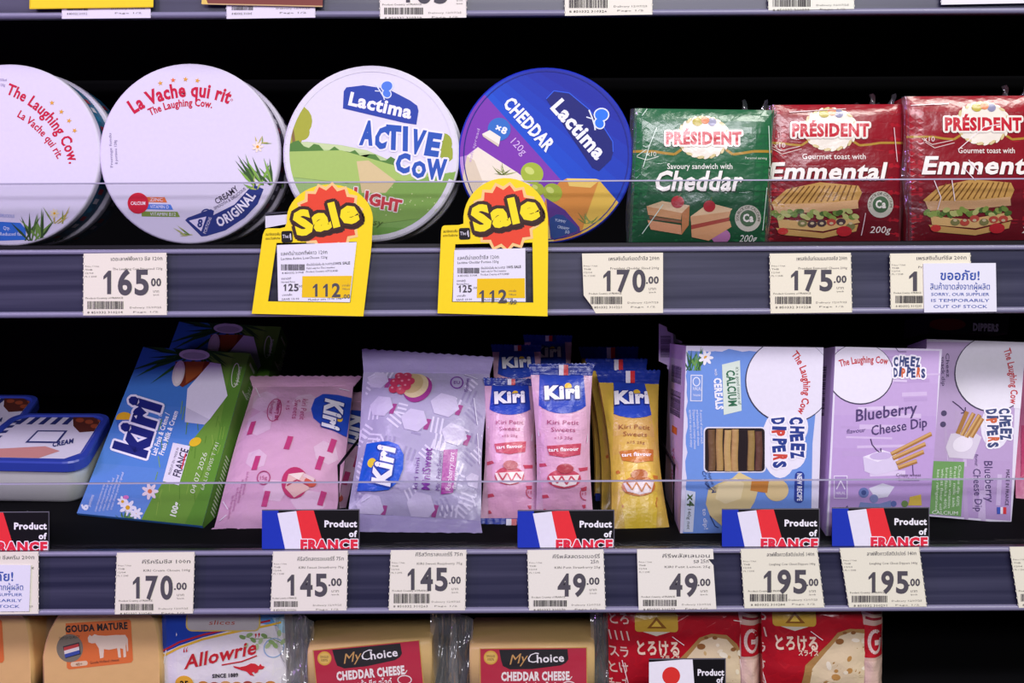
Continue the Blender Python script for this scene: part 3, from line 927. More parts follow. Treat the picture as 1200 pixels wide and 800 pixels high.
# --- white tubs with blue lids
def cheese_tub(name_label, dx, dy, dz, src=None):
    t = thing('cheese_tub', name_label, 'cheese tub', (0, 0, 0), 'white tubs with blue lids')
    pl = Plane(P(-22, 548, 0.070), P(98, 553, 0.070), P(130, 496, 0.135))
    q = [(18, 494), (132, 494), (98, 553), (-52, 550)]
    H = homog(q)

    def outline(grow, drop, rr=0.16):
        pts = []
        for cx_, cy_, a0 in ((1 - rr, rr, -90), (1 - rr, 1 - rr, 0), (rr, 1 - rr, 90), (rr, rr, 180)):
            for k in range(7):
                a = R(a0 + k * 15); s_, t_ = cx_ + rr * math.cos(a), cy_ + rr * math.sin(a)
                s_, t_ = .5 + (s_ - .5) * grow, .5 + (t_ - .5) * grow
                pts.append(pl.hit(*hap(H, s_, t_)) - pl.n * drop)
        return pts
    mb = MB(); m = M('#3346a8', 'plastic')
    o = [outline(0.86, 0.0012), outline(0.90, 0.0), outline(0.985, 0.0), outline(1.0, 0.0012), outline(1.0, 0.0075), outline(0.97, 0.0078)]
    mb.grid(o, m, False, True); mb.face(o[0], m); mb.face(list(reversed(o[-1])), m)
    cv = Canvas(mb, lambda px, py, h: pl.hit(px, py) + pl.n * (h - 0.0012), clip=[hap(H, .5 + (a - .5) * .86, .5 + (b - .5) * .86) for a, b in
                ((.12, 0.01), (.88, 0.01), (.99, .12), (.99, .88), (.88, .99), (.12, .99), (.01, .88), (.01, .12))])
    cv.poly([(-80, 480), (160, 480), (160, 560), (-80, 560)], '#d8d4e4', 1)
    for k in range(9):                                       # awning stripes
        x = -28 + k * 13
        cv.poly([hap(H, a, b) for a, b in ((.02 + k * .115, .03), (.075 + k * .115, .03), (.055 + k * .115, .26), (.0 + k * .115, .26))], '#2c3470', 2)
    for k in range(8):
        cv.poly([hap(H, a, b) for a, b in ((.04, .06 + k * .12), (.04, .12 + k * .12), (.13, .10 + k * .12), (.13, .04 + k * .12))], '#2c3470', 2)
    cv.poly([hap(H, a, b) for a, b in ((.40, .40), (.68, .40), (.68, .66), (.40, .66))], '#2c3470', 2.5)
    cv.poly([hap(H, a, b) for a, b in ((.42, .43), (.66, .43), (.66, .63), (.42, .63))], '#dcdaea', 3)
    cv.text('CREAM', 61, 533, 25, 5, '#2c3470', rot=-11, lean=20, bold=.04, L=4)
    cv.poly([hap(H, a, b) for a, b in ((.62, .06), (.98, .06), (.98, .40), (.80, .44), (.70, .30))], '#5a2c24', 3)
    for a, b in ((.72, .16), (.82, .2), (.9, .3), (.93, .16)):
        x, y = hap(H, a, b); cv.ell(x, y, 5, 2.6, '#9c4a30', 4, n=12)
    cv.poly([hap(H, a, b) for a, b in ((.2, .78), (.6, .72), (.75, .8), (.6, .95), (.2, .97))], '#c88a86', 3)
    lid = mb.build('lid', t)
    mb = MB(); w = M('#cfd2cc', 'plastic')
    o = [outline(0.955, 0.0079), outline(0.95, 0.018), outline(0.90, 0.032), outline(0.86, 0.0345)]
    bt = min(p.z for p in o[-1])
    mb.grid(o, w, True, True); mb.face(o[-1], w)
    mb.build('tub', t)
    low = min((p for r_ in o for p in r_), key=lambda p: p.z - TR2 - SL2 * p.y)
    gap = low.z - (TR2 + SL2 * low.y)
    t.location = (dx, dy, dz - gap)
    return t


tb = cheese_tub('white tub with blue lid and striped label, beside the tilted blue-green box', 0, 0, 0.0006)
dup(tb, (-0.075, 0.052, 0.0085), 'white tub with dark blue lid, further back at the shelf end')


# --- flat blue and green boxes
def art_portions(c):
    c.grad([(150, 400), (320, 410), (250, 630), (80, 612)], '#3a7ac8', '#6a92d8', 6, .2)
    c.poly([(300, 395), (340, 395), (300, 640), (150, 640), (178, 584), (222, 520), (262, 470), (262, 440), (236, 414), (200, 402)], '#6f9c3c', .8)
    c.poly([(276, 400), (330, 400), (300, 640), (205, 640), (250, 540)], '#5f9234', 1)
    rnd = random.Random(6)
    for k in range(50):
        x, y = rnd.uniform(180, 280), rnd.uniform(480, 610)
        c.line([(x, y), (x + rnd.uniform(-2, 4), y - rnd.uniform(8, 18))], .9, rnd.choice(('#86ac48', '#7aa440', '#5c8a30')), 1.4)
    c.leaves(228, 416, 22, 66, ['#1f4a24', '#2f5c2c', '#1a3c20'], 11, 62, -72, 2, 1.8); c.leaves(240, 410, 16, 40, ['#2c5628', '#3c6a30'], 12, 80, 100, 2, 1.5)
    c.ell(228, 416, 18, 6.5, '#e4e4e8', 4.4, rot=2); c.ell(228, 417, 14, 4, '#c4c8c8', 4.8, rot=2)
    c.poly([(206, 424), (246, 424), (243, 436), (214, 454), (204, 448)], '#7c3420', 5); c.ell(209.5, 438, 7, 15.5, '#e4ded6', 5.5, rot=12); c.ell(209.8, 438, 4.8, 12, '#f2ece4', 5.8, rot=12)
    c.poly([(218, 424), (240, 424), (236, 437), (218, 450)], '#a85a2c', 5.3)
    c.poly([(247, 425), (259, 427), (267, 464), (246, 492), (240, 498), (217, 495), (220, 456)], '#eceaf4', 6); c.poly([(246, 492), (240, 498), (217, 495), (219, 478)], '#d4d2e0', 6.3)
    c.ell(146, 491, 10, 8, '#f0b82c', 3); c.poly([(136, 492), (156, 492), (154, 500), (138, 500)], '#3a6cc0', 3.3)
    c.text('kiri', 168.5, 537, 66, 35, '#232a78', rot=-73, bold=.07, L=7, out=('#f0eefc', 2.6))
    c.text('Fabriqué avec / Made from', 174.5, 536, 60, 4.3, '#e8ecfa', rot=-72, L=5)
    c.text('Lait Frais & Crème /', 183, 534.5, 52, 5.6, '#f2f4fe', rot=-71.5, bold=.03, L=5)
    c.text('Fresh Milk & Cream', 191.5, 534, 54, 5.6, '#f2f4fe', rot=-71, bold=.03, L=5)
    c.poly([(203, 519), (223, 523), (210, 569), (191, 564)], '#e6e2ee', 5); c.text('PRODUIT EN / MADE IN', 200, 557, 33, 2.8, '#44405a', rot=-72, L=6)
    c.text('FRANCE', 211, 560, 34, 8.6, '#3a3450', rot=-72.5, L=6, bold=.02)
    c.line([(218, 532), (213, 550)], 1.6, '#d23a4a', 6)
    c.ell(229, 518, 7.5, 4.8, '#e8c02c', 4, rot=-25, n=16)
    c.text('04 07 2026', 228, 579, 50, 5.6, '#d8e4c4', rot=-72, L=5); c.text('6A L10 0V05 T 741', 239, 575, 58, 4.2, '#d0dcbc', rot=-72, L=5)
    c.text('100g', 206, 606, 17, 6.5, '#eef2e4', rot=-74, bold=.04, L=5)
    c.text('6', 102, 599, 7, 8, '#eef2fe', rot=-70, bold=.05, L=5); c.text('portions', 106, 594, 14, 4, '#eef2fe', rot=-70, L=5)
    for k in range(5):
        c.text('cream cheese portions spread', 113 + k * 4.6, 600 - k * .5, 34 + 3 * k, 2.8, '#e4e8f8', rot=-72, L=5)
    c.flower(176, 576, 9, 4, '#e8d8e0', '#d87a4c'); c.flower(150, 595, 9, 4); c.flower(144, 588, 6, 4.6); c.ell(148, 583, 3.5, 2.4, '#d878c0', 5, n=10); c.flower(160, 602, 7, 4.3)
    c.text('8 portions', 279, 452, 22, 5, '#dfe8d0', rot=-78, L=5); c.ring(276, 440, 4, 14, .9, '#dfe8d0', 4.5, rot=8)
    c.leaves(150, 612, 16, 18, ['#4c7a34', '#6a944a'], 7, 55, 0, 3.5, .9)


pq = [(168, 406), (293, 414), (237, 616), (90, 601)]
pp = lean_plane((90, 609), (240, 626), (168, 409), 0.170, 0.004)
t = thing('portion_cheese_box', 'flat blue and green box with navy lettering, tilted in front of the dark gap', 'cheese box', P(170, 615, .04), 'blue and green cream cheese boxes')
mb, cv, p3, q3 = carton(pq, pp, 0.017, '#4a86d0', '#3f82c4')
mb.face([p3[1] + pp.n * 0, p3[2], q3[2], q3[1]], M('#5f9234', 'card'))
art_portions(cv)
bmx = MB()
mb.build('carton', t)
mb2 = MB()
sc_ = face_canvas(mb2, p3[1], q3[1], q3[2], p3[2], W=10, Hh=100)
sc_.grad([(0, 0), (10, 0), (10, 100), (0, 100)], '#6f9c44', '#5a8a34', 4, 1.5)
sc_.text('Kiri 100g', 6.5, 8, 14, 4, '#e0e8d0', rot=90, L=3); sc_.rect(2, 4, 8, 6, '#dfe6d2', 3); sc_.rect(2, 22, 8, 23, '#dfe6d2', 3)
for k in range(16):
    sc_.rect(3, 60 + k * 2, 7, 60.8 + k * 2, '#d4e0c0', 3)
mb2.build('side_flap', t)
mb2 = MB()
sc_ = face_canvas(mb2, p3[3], p3[2], q3[2], q3[3], W=100, Hh=12)
sc_.rect(0, 0, 100, 12, '#3f86cc', 1.5); sc_.text('best before see top', 50, 7.5, 36, 3.5, '#9cc0ea', an='c', L=3); sc_.line([(3, 1.5), (97, 1.5)], .7, '#1f3c66', 3)
mb2.build('end_flap', t)
ax_ = (p3[0] - p3[3]).normalized()
dup(t, -pp.n * 0.0195 + ax_ * 0.046 + Vector((0.008, 0, 0)), 'blue and green box behind the tilted one, only its far end showing')

# --- pink and lavender bags
def taper(a, b=1.0):
    return lambda t: 1 - a * (1 - min(1, min(t, 1 - t) * b * 8)) ** 2


def pouch(name, label, quad, plane, B, base, art, top=None, bot=None, group=None, wr=0.0008, seed=0, wf=None, kind='film', thick=0.002, e=2.6, seal_col=None, cat='snack bag', art_top=None, art_bot=None, fr=6):
    bl, br = plane.hit(*quad[3]), plane.hit(*quad[2])
    t = thing(name, label, cat, (bl + br) / 2, group)
    mb = MB(); at = pillow(mb, quad, plane, B, thick, M(base, kind), wf=wf, wr=wr, seed=seed, e=e, fr=fr)
    cv = Canvas(mb, at, clip=list(quad) if not wf else [hap(at.H, .5 + (s_ - .5) * wf(t_), t_) for s_, t_ in [(0, 0), (1, 0), (1, .25), (1, .75), (1, 1), (0, 1), (0, .75), (0, .25)]],
                eps=0.00026, maxe=6, kind=kind)
    art(cv)
    mb.build('pouch', t)
    sm = M(seal_col or base, kind)
    if top:
        seal('top_seal', t, (quad[0], quad[1]), top, plane, sm, art=art_top)
    if bot:
        seal('bottom_seal', t, (quad[3], quad[2]), bot, plane, sm, art=art_bot)
    return t


def para(c, x, y, k=1.0, col='#c03a78', L=2, rot=0):
    a, b = math.cos(R(rot)), math.sin(R(rot))
    c.poly([(x + (u * a - v * b) * k, y + (u * b + v * a) * k) for u, v in ((-1.5, -8), (5, -8), (1.5, 8), (-5, 8))], col, L)


def hexa(c, x, y, k, col='#e4dcf0', L=2, rot=0):
    c.poly([(x + k * math.cos(R(rot + a)), y + k * .9 * math.sin(R(rot + a))) for a in (10, 70, 130, 190, 250, 310)], col, L)


def kiri_badge_blob(c, pts, tx, ty, w, h, rot, sun):
    c.poly(pts, '#2a4fc0', 4)
    c.ell(sun[0], sun[1], sun[2], sun[2], '#f0c43a', 5, n=14)
    c.text('Kiri', tx, ty, w, h, '#f4f2fe', rot=rot, bold=.06, L=7, out=('#1f3796', 1.3))


PK = '#d9a9c8'


def art_pinkbag(c):
    rnd = random.Random(3)
    for k in range(9):
        x, y = rnd.uniform(270, 405), rnd.uniform(470, 610)
        hexa(c, x, y, rnd.uniform(11, 17), mixc(PK, '#e8cfe2', .55), .8, rnd.uniform(0, 60))
    for x, y in ((296, 507), (340, 529), (302, 551), (376, 550), (313, 591), (378, 588), (390, 528)):
        para(c, x, y, 1.0, '#c2427c', 2, 6)
    kiri_badge_blob(c, [(416, 468), (414, 514), (400, 513), (380, 508), (369, 500), (366, 488), (370, 474), (379, 467), (396, 466)], 384, 474, 35, 18.5, 97, (398, 495, 4.2))
    for k, (tx, w) in enumerate((('kiri Petit', 28), ('Sweets', 26), ('x 15', 13))):
        c.text(tx, 356 - k * 9, 474 + k, w, 6.4 if k < 2 else 4, '#b8487c', rot=97, L=3)
    c.text('strawberry tart', 327, 475, 27, 5, '#b03a6c', rot=97, L=3, bold=.03); c.text('flavour', 319, 476, 18, 5, '#b03a6c', rot=97, L=3); c.ring(323, 488, 8, 15, 1.1, '#b8487c', 2.6, rot=8)
    c.ell(347, 574, 15, 17, '#c03a6c', 3, rot=20); c.poly([(340, 566), (358, 563), (364, 580), (346, 590), (336, 580)], '#e2b8b4', 4); c.poly([(340, 566), (358, 563), (352, 572)], '#f0dcd8', 4.6)
    c.line([(338, 578), (350, 572), (363, 577)], 1.6, '#b03a5c', 5); c.ell(365, 573, 7, 5, '#cc5a4c', 4.4, n=14); c.rect(357, 566, 370, 570, '#e4c4cc', 4.8, 20)
    c.ring(311, 569, 7.5, 7.5, 1.2, '#b04878', 3, 20); c.text('15g', 311, 571, 8, 4, '#b04878', an='c', L=3)
    for k in range(4):
        c.text('lait frais ingredients', 291 - k * 6, 560 + k * 8, 26, 2.8, '#b8709c', rot=103, L=3)
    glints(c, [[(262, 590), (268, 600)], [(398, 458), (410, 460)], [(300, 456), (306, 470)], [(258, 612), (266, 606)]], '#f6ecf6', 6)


bagq = [(296, 453), (415, 452), (392, 622), (250, 618)]
bp = lean_plane((250, 626), (392, 624), (296, 453), 0.135, 0.006)
b1 = pouch('snack_bag', 'pink flow-wrapped bag with blue badge and magenta dashes, leaning back', bagq, bp, 0.009, PK, art_pinkbag, top=((292, 441), (424, 441)), bot=((236, 631), (392, 632)), group='pink snack bags', seed=4,
           wf=lambda t: 1 - .015 * math.cos(t * 6.28))
ab_ = Vector((0.015, 0, 0)) - bp.n * 0.0235 + Vector((0, 0.004, 0.004))
dup(b1, ab_, 'pink bag directly behind the leaning pink bag, only its crimped edge showing')
dup(b1, ab_ * 2, 'pink bag hindmost of the three, lost in shadow')


def art_purplebag(c):
    rnd = random.Random(9)
    for k in range(60):                                          # crossing pale bars of the print
        x, y = rnd.uniform(415, 572), rnd.uniform(440, 610); a = rnd.choice((-70, 15, 65, 100, 40)); l = rnd.uniform(9, 20)
        for d in (0, 5.5, 11):
            ox, oy = -math.sin(R(a)) * d, math.cos(R(a)) * d
            c.line([(x + ox, y + oy), (x + ox + l * math.cos(R(a)), y + oy + l * math.sin(R(a)))], 2.4, '#ddd5ee' if k % 3 else '#a096bc', .9)
    for x, y, k in ((444, 447, 13), (449, 481, 15), (488, 500, 16), (523, 481, 17), (534, 515, 15), (434, 595, 17), (494, 595, 17), (556, 565, 10)):
        hexa(c, x, y, k, '#cfc5e2', 2, 5)
        para(c, x + k * .95, y + 5, .8, '#a4488c', 1.8, 8)
    c.ell(491, 460, 16, 19, '#a03c8c', 3, rot=28); c.ell(488, 456, 15, 17, '#dcc9a0', 3.6, rot=28); c.ell(484, 453, 13, 14, '#c9b080', 4, rot=28)
    for x, y in ((469, 443), (478, 443), (464, 452), (474, 452), (482, 451), (463, 461), (472, 463), (478, 458), (470, 447)):
        c.ell(x, y, 5.6, 5.4, rnd.choice(('#c43c5c', '#b0304c', '#d05468')), 5, n=14); c.ell(x - 1.4, y - 1.6, 1.6, 1.4, '#e08c9c', 5.5, n=8)
    c.ring(536, 451, 7, 8, 1.4, '#7c3a9c', 3, 20); c.text('EU', 536, 453, 7, 4, '#7c3a9c', an='c', L=3); c.text('15 portions', 549, 463, 18, 4.2, '#6c3a90', rot=-85, L=3)
    c.poly([(431, 523), (458, 524), (470, 529), (476, 540), (475, 556), (469, 570), (458, 578), (440, 579), (419, 577)], '#1f5ad0', 4)
    c.ell(438, 547, 5.5, 5.5, '#f0d03a', 5, n=14)
    c.text('Kiri', 458, 575, 43, 20, '#f4f4ff', rot=-80, bold=.06, L=7, out=('#1a3fa4', 1.5), lean=6)
    c.text('kiri mini', 491, 578, 34, 5, '#6c3a90', rot=-84, L=3); c.text('MiniSweet', 505, 579, 46, 9, '#7c3098', rot=-85, bold=.02, L=3); c.text('Mini Petit Sweets', 517, 579, 44, 5, '#6c3a90', rot=-85, L=3)
    c.poly([(522, 534), (538, 532), (532, 581), (518, 583)], '#a8329c', 4); c.text('Raspberry tart', 529, 579, 43, 5.5, '#f0d8f0', rot=-83, L=5); c.text('flavour', 535, 577, 24, 4, '#f0d8f0', rot=-83, L=5)
    glints(c, [[(556, 470), (560, 500)], [(427, 446), (440, 440)], [(560, 510), (562, 545)], [(470, 606), (520, 610)], [(424, 590), (436, 584)], [(545, 440), (560, 446)]], '#e8e4f8', 6)


pbq = [(426, 436), (574, 438), (563, 610), (408, 601)]
ppl = lean_plane((408, 627), (566, 629), (426, 434), 0.085, 0.005)
pouch('snack_bag', 'lavender bag with raspberry tart picture and blue badge beside the sticks', pbq, ppl, 0.013, '#b2aaca', art_purplebag, top=((424, 409), (579, 419)), bot=((404, 626), (566, 629)), seed=11, wr=0.0011,
      wf=lambda t: 1 - .045 * math.sin(t * 3.14159) ** 2 + .0 * t, seal_col='#a79cc6')

# --- single sticks
def flag(c, x0, x1, y0, y1, L=3, slant=0):
    w = (x1 - x0) / 2
    c.poly([(x0 + slant, y0), (x0 + w + slant, y0), (x0 + w, y1), (x0, y1)], '#eceaf4', L); c.poly([(x0 + w + slant, y0), (x1 + slant, y0), (x1, y1), (x0 + w, y1)], '#d8343c', L)


def stick(label, quad, plane, base, c1, c2, topq, botq, seed, txt, group, flagx=None, wf=None, fruit='#c84860', B=0.007):
    (ax, ay), (bx, by), (cx, cy), (dx, dy) = quad
    H = homog(quad); q = lambda s, t: hap(H, s, t)
    ang = math.degrees(math.atan2(by - ay, bx - ax)); w = math.dist(q(0, .2), q(1, .2)); hh = math.dist(q(.5, 0), q(.5, 1))

    def art(c):
        n = 8
        for k in range(n):
            c.poly([q(-.1, k / n), q(1.1, k / n), q(1.1, (k + 1) / n), q(-.1, (k + 1) / n)], mixc(c1, c2, k / (n - 1)), .4)
        pts = [q(-.1, -.02), q(1.1, -.02)] + [q(.5 + .52 * math.cos(a), .10 + .16 * math.sin(a)) for a in [math.pi * k / 14 for k in range(15)]]
        c.poly(pts, '#2a48b8', 2)
        x, y = q(.5, .155); c.ell(*q(.60, .075), w * .06, w * .06, '#f0c43a', 3, n=12)
        c.text('Kiri', x, y, w * .58, hh * .085, '#f6f4fe', rot=ang - 3, an='c', bold=.06, L=6, out=('#1c2f8c', 1.1))
        x, y = q(.5, .335); c.text('Kiri Petit', x, y, w * .52, hh * .03, txt, rot=ang, an='c', L=3)
        x, y = q(.5, .385); c.text('Sweets', x, y, w * .40, hh * .03, txt, rot=ang, an='c', L=3)
        x, y = q(.5, .435); c.text('x15 25g', x, y, w * .3, hh * .018, txt, rot=ang, an='c', L=3)
        c.poly([q(.22, .485), q(.80, .465), q(.78, .545), q(.5, .565), (q(.26, .55))], fruit, 3); x, y = q(.5, .52); c.text('tart flavour', x, y, w * .5, hh * .024, '#fbeef2', rot=ang - 3, an='c', L=4, bold=.03)
        x, y = q(.5, .72); c.ell(x, y, w * .28, hh * .068, fruit, 3, n=20); c.poly([q(.24, .70), q(.76, .69), q(.70, .76), q(.5, .78), q(.30, .76)], '#f2e2e0', 4)
        c.line([q(.3, .70), q(.38, .75), q(.46, .70), q(.54, .76), q(.62, .70), q(.7, .74)], 1.8, fruit, 5)
        x, y = q(.52, .645); c.ell(x, y, w * .14, hh * .035, mixc(fruit, '#803020', .3), 5, n=16)
        for s_, t_ in ((.1, .63), (.86, .655), (.08, .97), (.92, .93), (.12, .86), (.9, .8)):
            x, y = q(s_, t_); c.poly([(x - 8, y - 2), (x + 6, y - 3.5), (x + 8, y), (x - 6, y + 2)], fruit, 2)
        x, y = q(.88, .83); c.ring(x, y, w * .1, w * .11, 1.0, fruit, 3, 16); c.text('15g', x, y + 1.5, w * .13, 3, fruit, an='c', L=3)
        rnd = random.Random(seed)
        glints(c, [[q(.06, a), q(.10, a + rnd.uniform(.05, .12))] for a in (.3, .62, .82)] + [[q(.93, a), q(.90, a + .1)] for a in (.36, .7)], '#f4eef8', 6)

    def atop(c):
        f0 = flagx if flagx else (topq[0][0] * .54 + topq[1][0] * .46, topq[0][0] * .40 + topq[1][0] * .60)
        ya = min(topq[0][1], topq[1][1]); yb = max(ay, by)
        flag(c, f0[0], f0[1], ya + 1.5, yb - .5)

    def abot(c):
        f0 = (botq[0][0] * .54 + botq[1][0] * .46, botq[0][0] * .36 + botq[1][0] * .64)
        flag(c, f0[0], f0[1], max(cy, dy) + 1, max(botq[0][1], botq[1][1]) - 2)
    bl, br = plane.hit(*quad[3]), plane.hit(*quad[2])
    return pouch('snack_stick', label, quad, plane, B, base, art, top=topq, bot=botq, group=group, wr=0.0006, seed=seed, wf=wf, seal_col='#20389c', cat='snack stick', art_top=atop, art_bot=abot, thick=0.006, e=3.2)


PINK1, PINK2 = '#dfb2cc', '#e2a8c6'
wst = lambda t: 1 - .10 * math.sin(min(t, 1) * 3.14159) ** 1.0
sp1 = lean_plane((566, 628), (632, 629), (570, 440), 0.075, 0.018)
s1 = stick('pink snack stick in the shade beside the lavender bag', [(568, 452), (628, 452), (632, 607), (563, 607)], sp1, PINK1, PINK1, PINK2, ((566, 443), (629, 444)), ((562, 628), (630, 628)), 21, '#b04878', 'pink snack sticks', wf=wst)
sp2 = lean_plane((628, 616), (696, 616), (620, 430), 0.052, -0.002)
s2 = stick('pink snack stick standing foremost, behind a French product card', [(622, 439), (694, 440), (695, 604), (628, 604)], sp2, PINK1, '#e6b8d2', PINK2, ((619, 427), (697, 426)), ((628, 616), (695, 616)), 22, '#b04878', 'pink snack sticks', wf=wst)
sp3 = lean_plane((716, 628), (784, 626), (700, 432), 0.088, 0.010)
s3 = stick('yellow snack stick with dark blue sealed ends beside the blue dipper box', [(702, 448), (772, 450), (785, 621), (716, 620)], sp3, '#d8b44a', '#cfa070', '#e8c838', ((698, 434), (774, 434)), ((716, 629), (786, 627)), 23, '#a05a30', 'yellow snack sticks',
           wf=lambda t: 1 - .17 * math.sin(min(t, 1) * 3.14159), fruit='#c8742c')
for src, off, rz, lab in ((s1, (0.006, 0.045, 0.020), .05, 'pink snack stick behind the shaded pink one, its blue end rising in the dark'),
                          (s1, (0.026, 0.062, 0.026), -.06, 'pink snack stick deep behind the pair of pink ones, blue end tipped over'),
                          (s3, (-0.004, 0.026, 0.006), .03, 'yellow snack stick directly behind the front yellow one'),
                          (s3, (-0.006, 0.052, 0.013), .05, 'yellow snack stick second behind the front yellow one')):
    dup(src, off, lab, rz)


# --- boxes of cheese dippers
def dipper_box(label, quad, plane, thick, base, side, art, sideart=None, window=None):
    mb, cv, p, q = carton(quad, plane, thick, base, side, top='#4c4452')
    bl, br = plane.hit(*quad[3]), plane.hit(*quad[2])
    t = thing('dipper_snack_box', label, 'snack box', (bl + br) / 2, 'boxes of breadstick dippers')
    art(cv)
    if sideart:
        sc2 = face_canvas(mb, q[0], p[0], p[3], q[3], W=20, Hh=100); sideart(sc2)
    mb.build('carton', t)
    return t, p, q


def dippers_logo(c, q, k, cols, rot, L=5):
    """two stacked words; q = baseline starts, k = letter height"""
    (x1, y1, w1), (x2, y2, w2) = q
    ca, sa = math.cos(R(rot)), math.sin(R(rot))
    for word, x, y, w in (('CHEEZ', x1, y1, w1), ('DIPPERS', x2, y2, w2)):
        n = len(word); wid = [.55 if ch == 'I' else 1 for ch in word]; tot = sum(wid); u = 0
        for i, ch in enumerate(word):
            lw = w * wid[i] / tot; j = (.6 if i % 2 else -.6)
            c.text(ch, x + u * ca + j * sa, y + u * sa - j * ca, lw * .84, k * (1.0 + .06 * (i % 2)), cols[0] if (word == 'CHEEZ' or i % 3 != 2) else cols[1], rot=rot + (4 if i % 2 else -4), bold=.06, L=L, out=('#f4f1fa', 2.0))
            u += lw


def art_dip1(c):
    c.poly([(790, 395), (970, 395), (970, 635), (790, 635)], '#dcd8ec', .4)
    rnd = random.Random(5)
    top = [(806 + k * 8, 410 + rnd.uniform(-1.5, 2.2)) for k in range(20)]; lft = [(804 + rnd.uniform(-1, 2), 600 - k * 10) for k in range(19)]
    c.poly(top + [(956, 420), (957, 625), (800, 625)] + lft, '#6f95dc', 1)
    c.ell(924, 446, 51, 50, '#3a3c58', 1.8, n=48); c.ell(924.5, 445.5, 50, 49, '#e9e5f2', 2.2, n=48)
    c.poly([(955, 400), (970, 400), (965, 640), (950, 640), (952, 520), (956, 480)], '#e2deee', 1.6)
    c.text('The Laughing Cow', 941, 448, 72, 8.2, '#c8282e', rot=84, an='c', arc=60, bold=.02, L=4)
    c.leaves(812, 434, 14, 30, ['#3f7c3c', '#6a9c4c', '#2f5c30'], 3, 45, 10, 3, 1.2); c.flower(827, 419, 8, 4, '#f4f2f8', '#e0a83a')
    c.poly([(846, 427), (867, 422), (869, 481), (848, 486)], '#d8e6d8', 3); c.text('CALCIUM', 851, 434, 42, 9.5, '#2f6c4c', rot=86, bold=.03, L=4); c.text("it's a good source of", 862, 430, 44, 3.6, '#4c6c5c', rot=86, L=4)
    c.text('CEREALS', 836.5, 443, 37, 8.2, '#f2f2fc', rot=86, bold=.05, L=4); c.text('with', 837, 432, 8, 3.6, '#e8ecfa', rot=86, L=4)
    c.rect(809, 439, 823, 470, '#e4e4f0', 3, 1); c.rect(810, 440, 822, 469, '#7d9cdc', 3.4, 1); c.text('HALAL', 812, 457, 10, 4, '#f0f0fa', L=4, rot=2); c.ring(816, 447, 4, 5, 1, '#f0f0fa', 4, 16); c.text('THAILAND', 812, 464, 9, 2.4, '#f0f0fa', L=4)
    for k, (tx, w) in enumerate((('A source of calcium snack', 40), ('and breadsticks with cheese', 42), ('Dippers with creamy cheese', 46), ('spread to share and enjoy', 44))):
        c.text(tx, 820 - k * 4.2, 480, w, 2.8, '#e6eafa', rot=88, L=4)
    c.rrect(824.5, 500, 897.5, 553.5, 5, '#e8e6f2', 2); c.rrect(826, 501.5, 896, 552, 4.5, '#24161a', 2.6)
    dippers_logo(c, ((926, 489, 50), (905, 490, 60)), 13.5, ('#2b3f8c', '#d04a3c'), 88, 6)
    c.ell(914, 520, 22, 40, '#ece8f4', 2.4, n=24); c.ell(930, 500, 17, 20, '#ece8f4', 2.5, n=20); c.ell(928, 530, 17, 20, '#ece8f4', 2.6, n=20)
    c.poly([(830, 573), (842, 566), (858, 560), (866, 553), (880, 560), (889, 572), (884, 588), (874, 604), (862, 616), (846, 616), (832, 604), (827, 590)], '#dcc890', 3); c.poly([(842, 568), (862, 560), (872, 566), (868, 584), (850, 590), (838, 584)], '#e8d8a8', 3.5)
    c.ell(910, 574, 14, 13, '#e0c890', 3); c.rect(880, 562, 900, 576, '#c8843c', 3.4, 8)
    c.line([(826, 566), (836, 575), (834, 577), (839, 576)], 1.1, '#2c3c6c', 4); c.text('Creamy', 822, 552, 24, 4.4, '#2c3c6c', rot=70, L=4, lean=10); c.text('cheese dip', 828, 552, 26, 4, '#2c3c6c', rot=70, L=4, lean=10)
    c.line([(832, 604), (838, 616), (842, 618)], 1.1, '#2c3c6c', 4); c.text('to dip!', 823, 596, 24, 4.6, '#eef0fc', rot=85, L=4)
    c.rrect(931, 552, 942, 589, 5, '#2b3f94', 4, 2); c.text('NEW RECIPE', 934, 554.5, 32, 5.4, '#eef0fc', rot=90, L=5, bold=.03)
    c.poly([(804, 574), (815, 576), (812, 623), (801, 623)], '#d4dcec', 3); c.text('x4', 806, 578, 15, 8, '#46603c', rot=94, bold=.03, L=4); c.text('140g net', 806, 596, 24, 3.8, '#46503c', rot=93, L=4)


def side_dip1(c):
    c.rect(0, 0, 20, 100, '#e2cdf0', 1)
    c.rect(3, 8, 17, 22, '#efe8f6', 1.5)
    c.bars(4, 12, 16, 22, '#3a2c4c', 2, 4, True); c.bars(4, 26, 16, 40, '#3a2c4c', 2, 5, True)
    c.rect(7, 46, 13, 50, '#e8803a', 2); c.text('x4 140g', 8, 58, 20, 4, '#d878a8', rot=90, L=2)


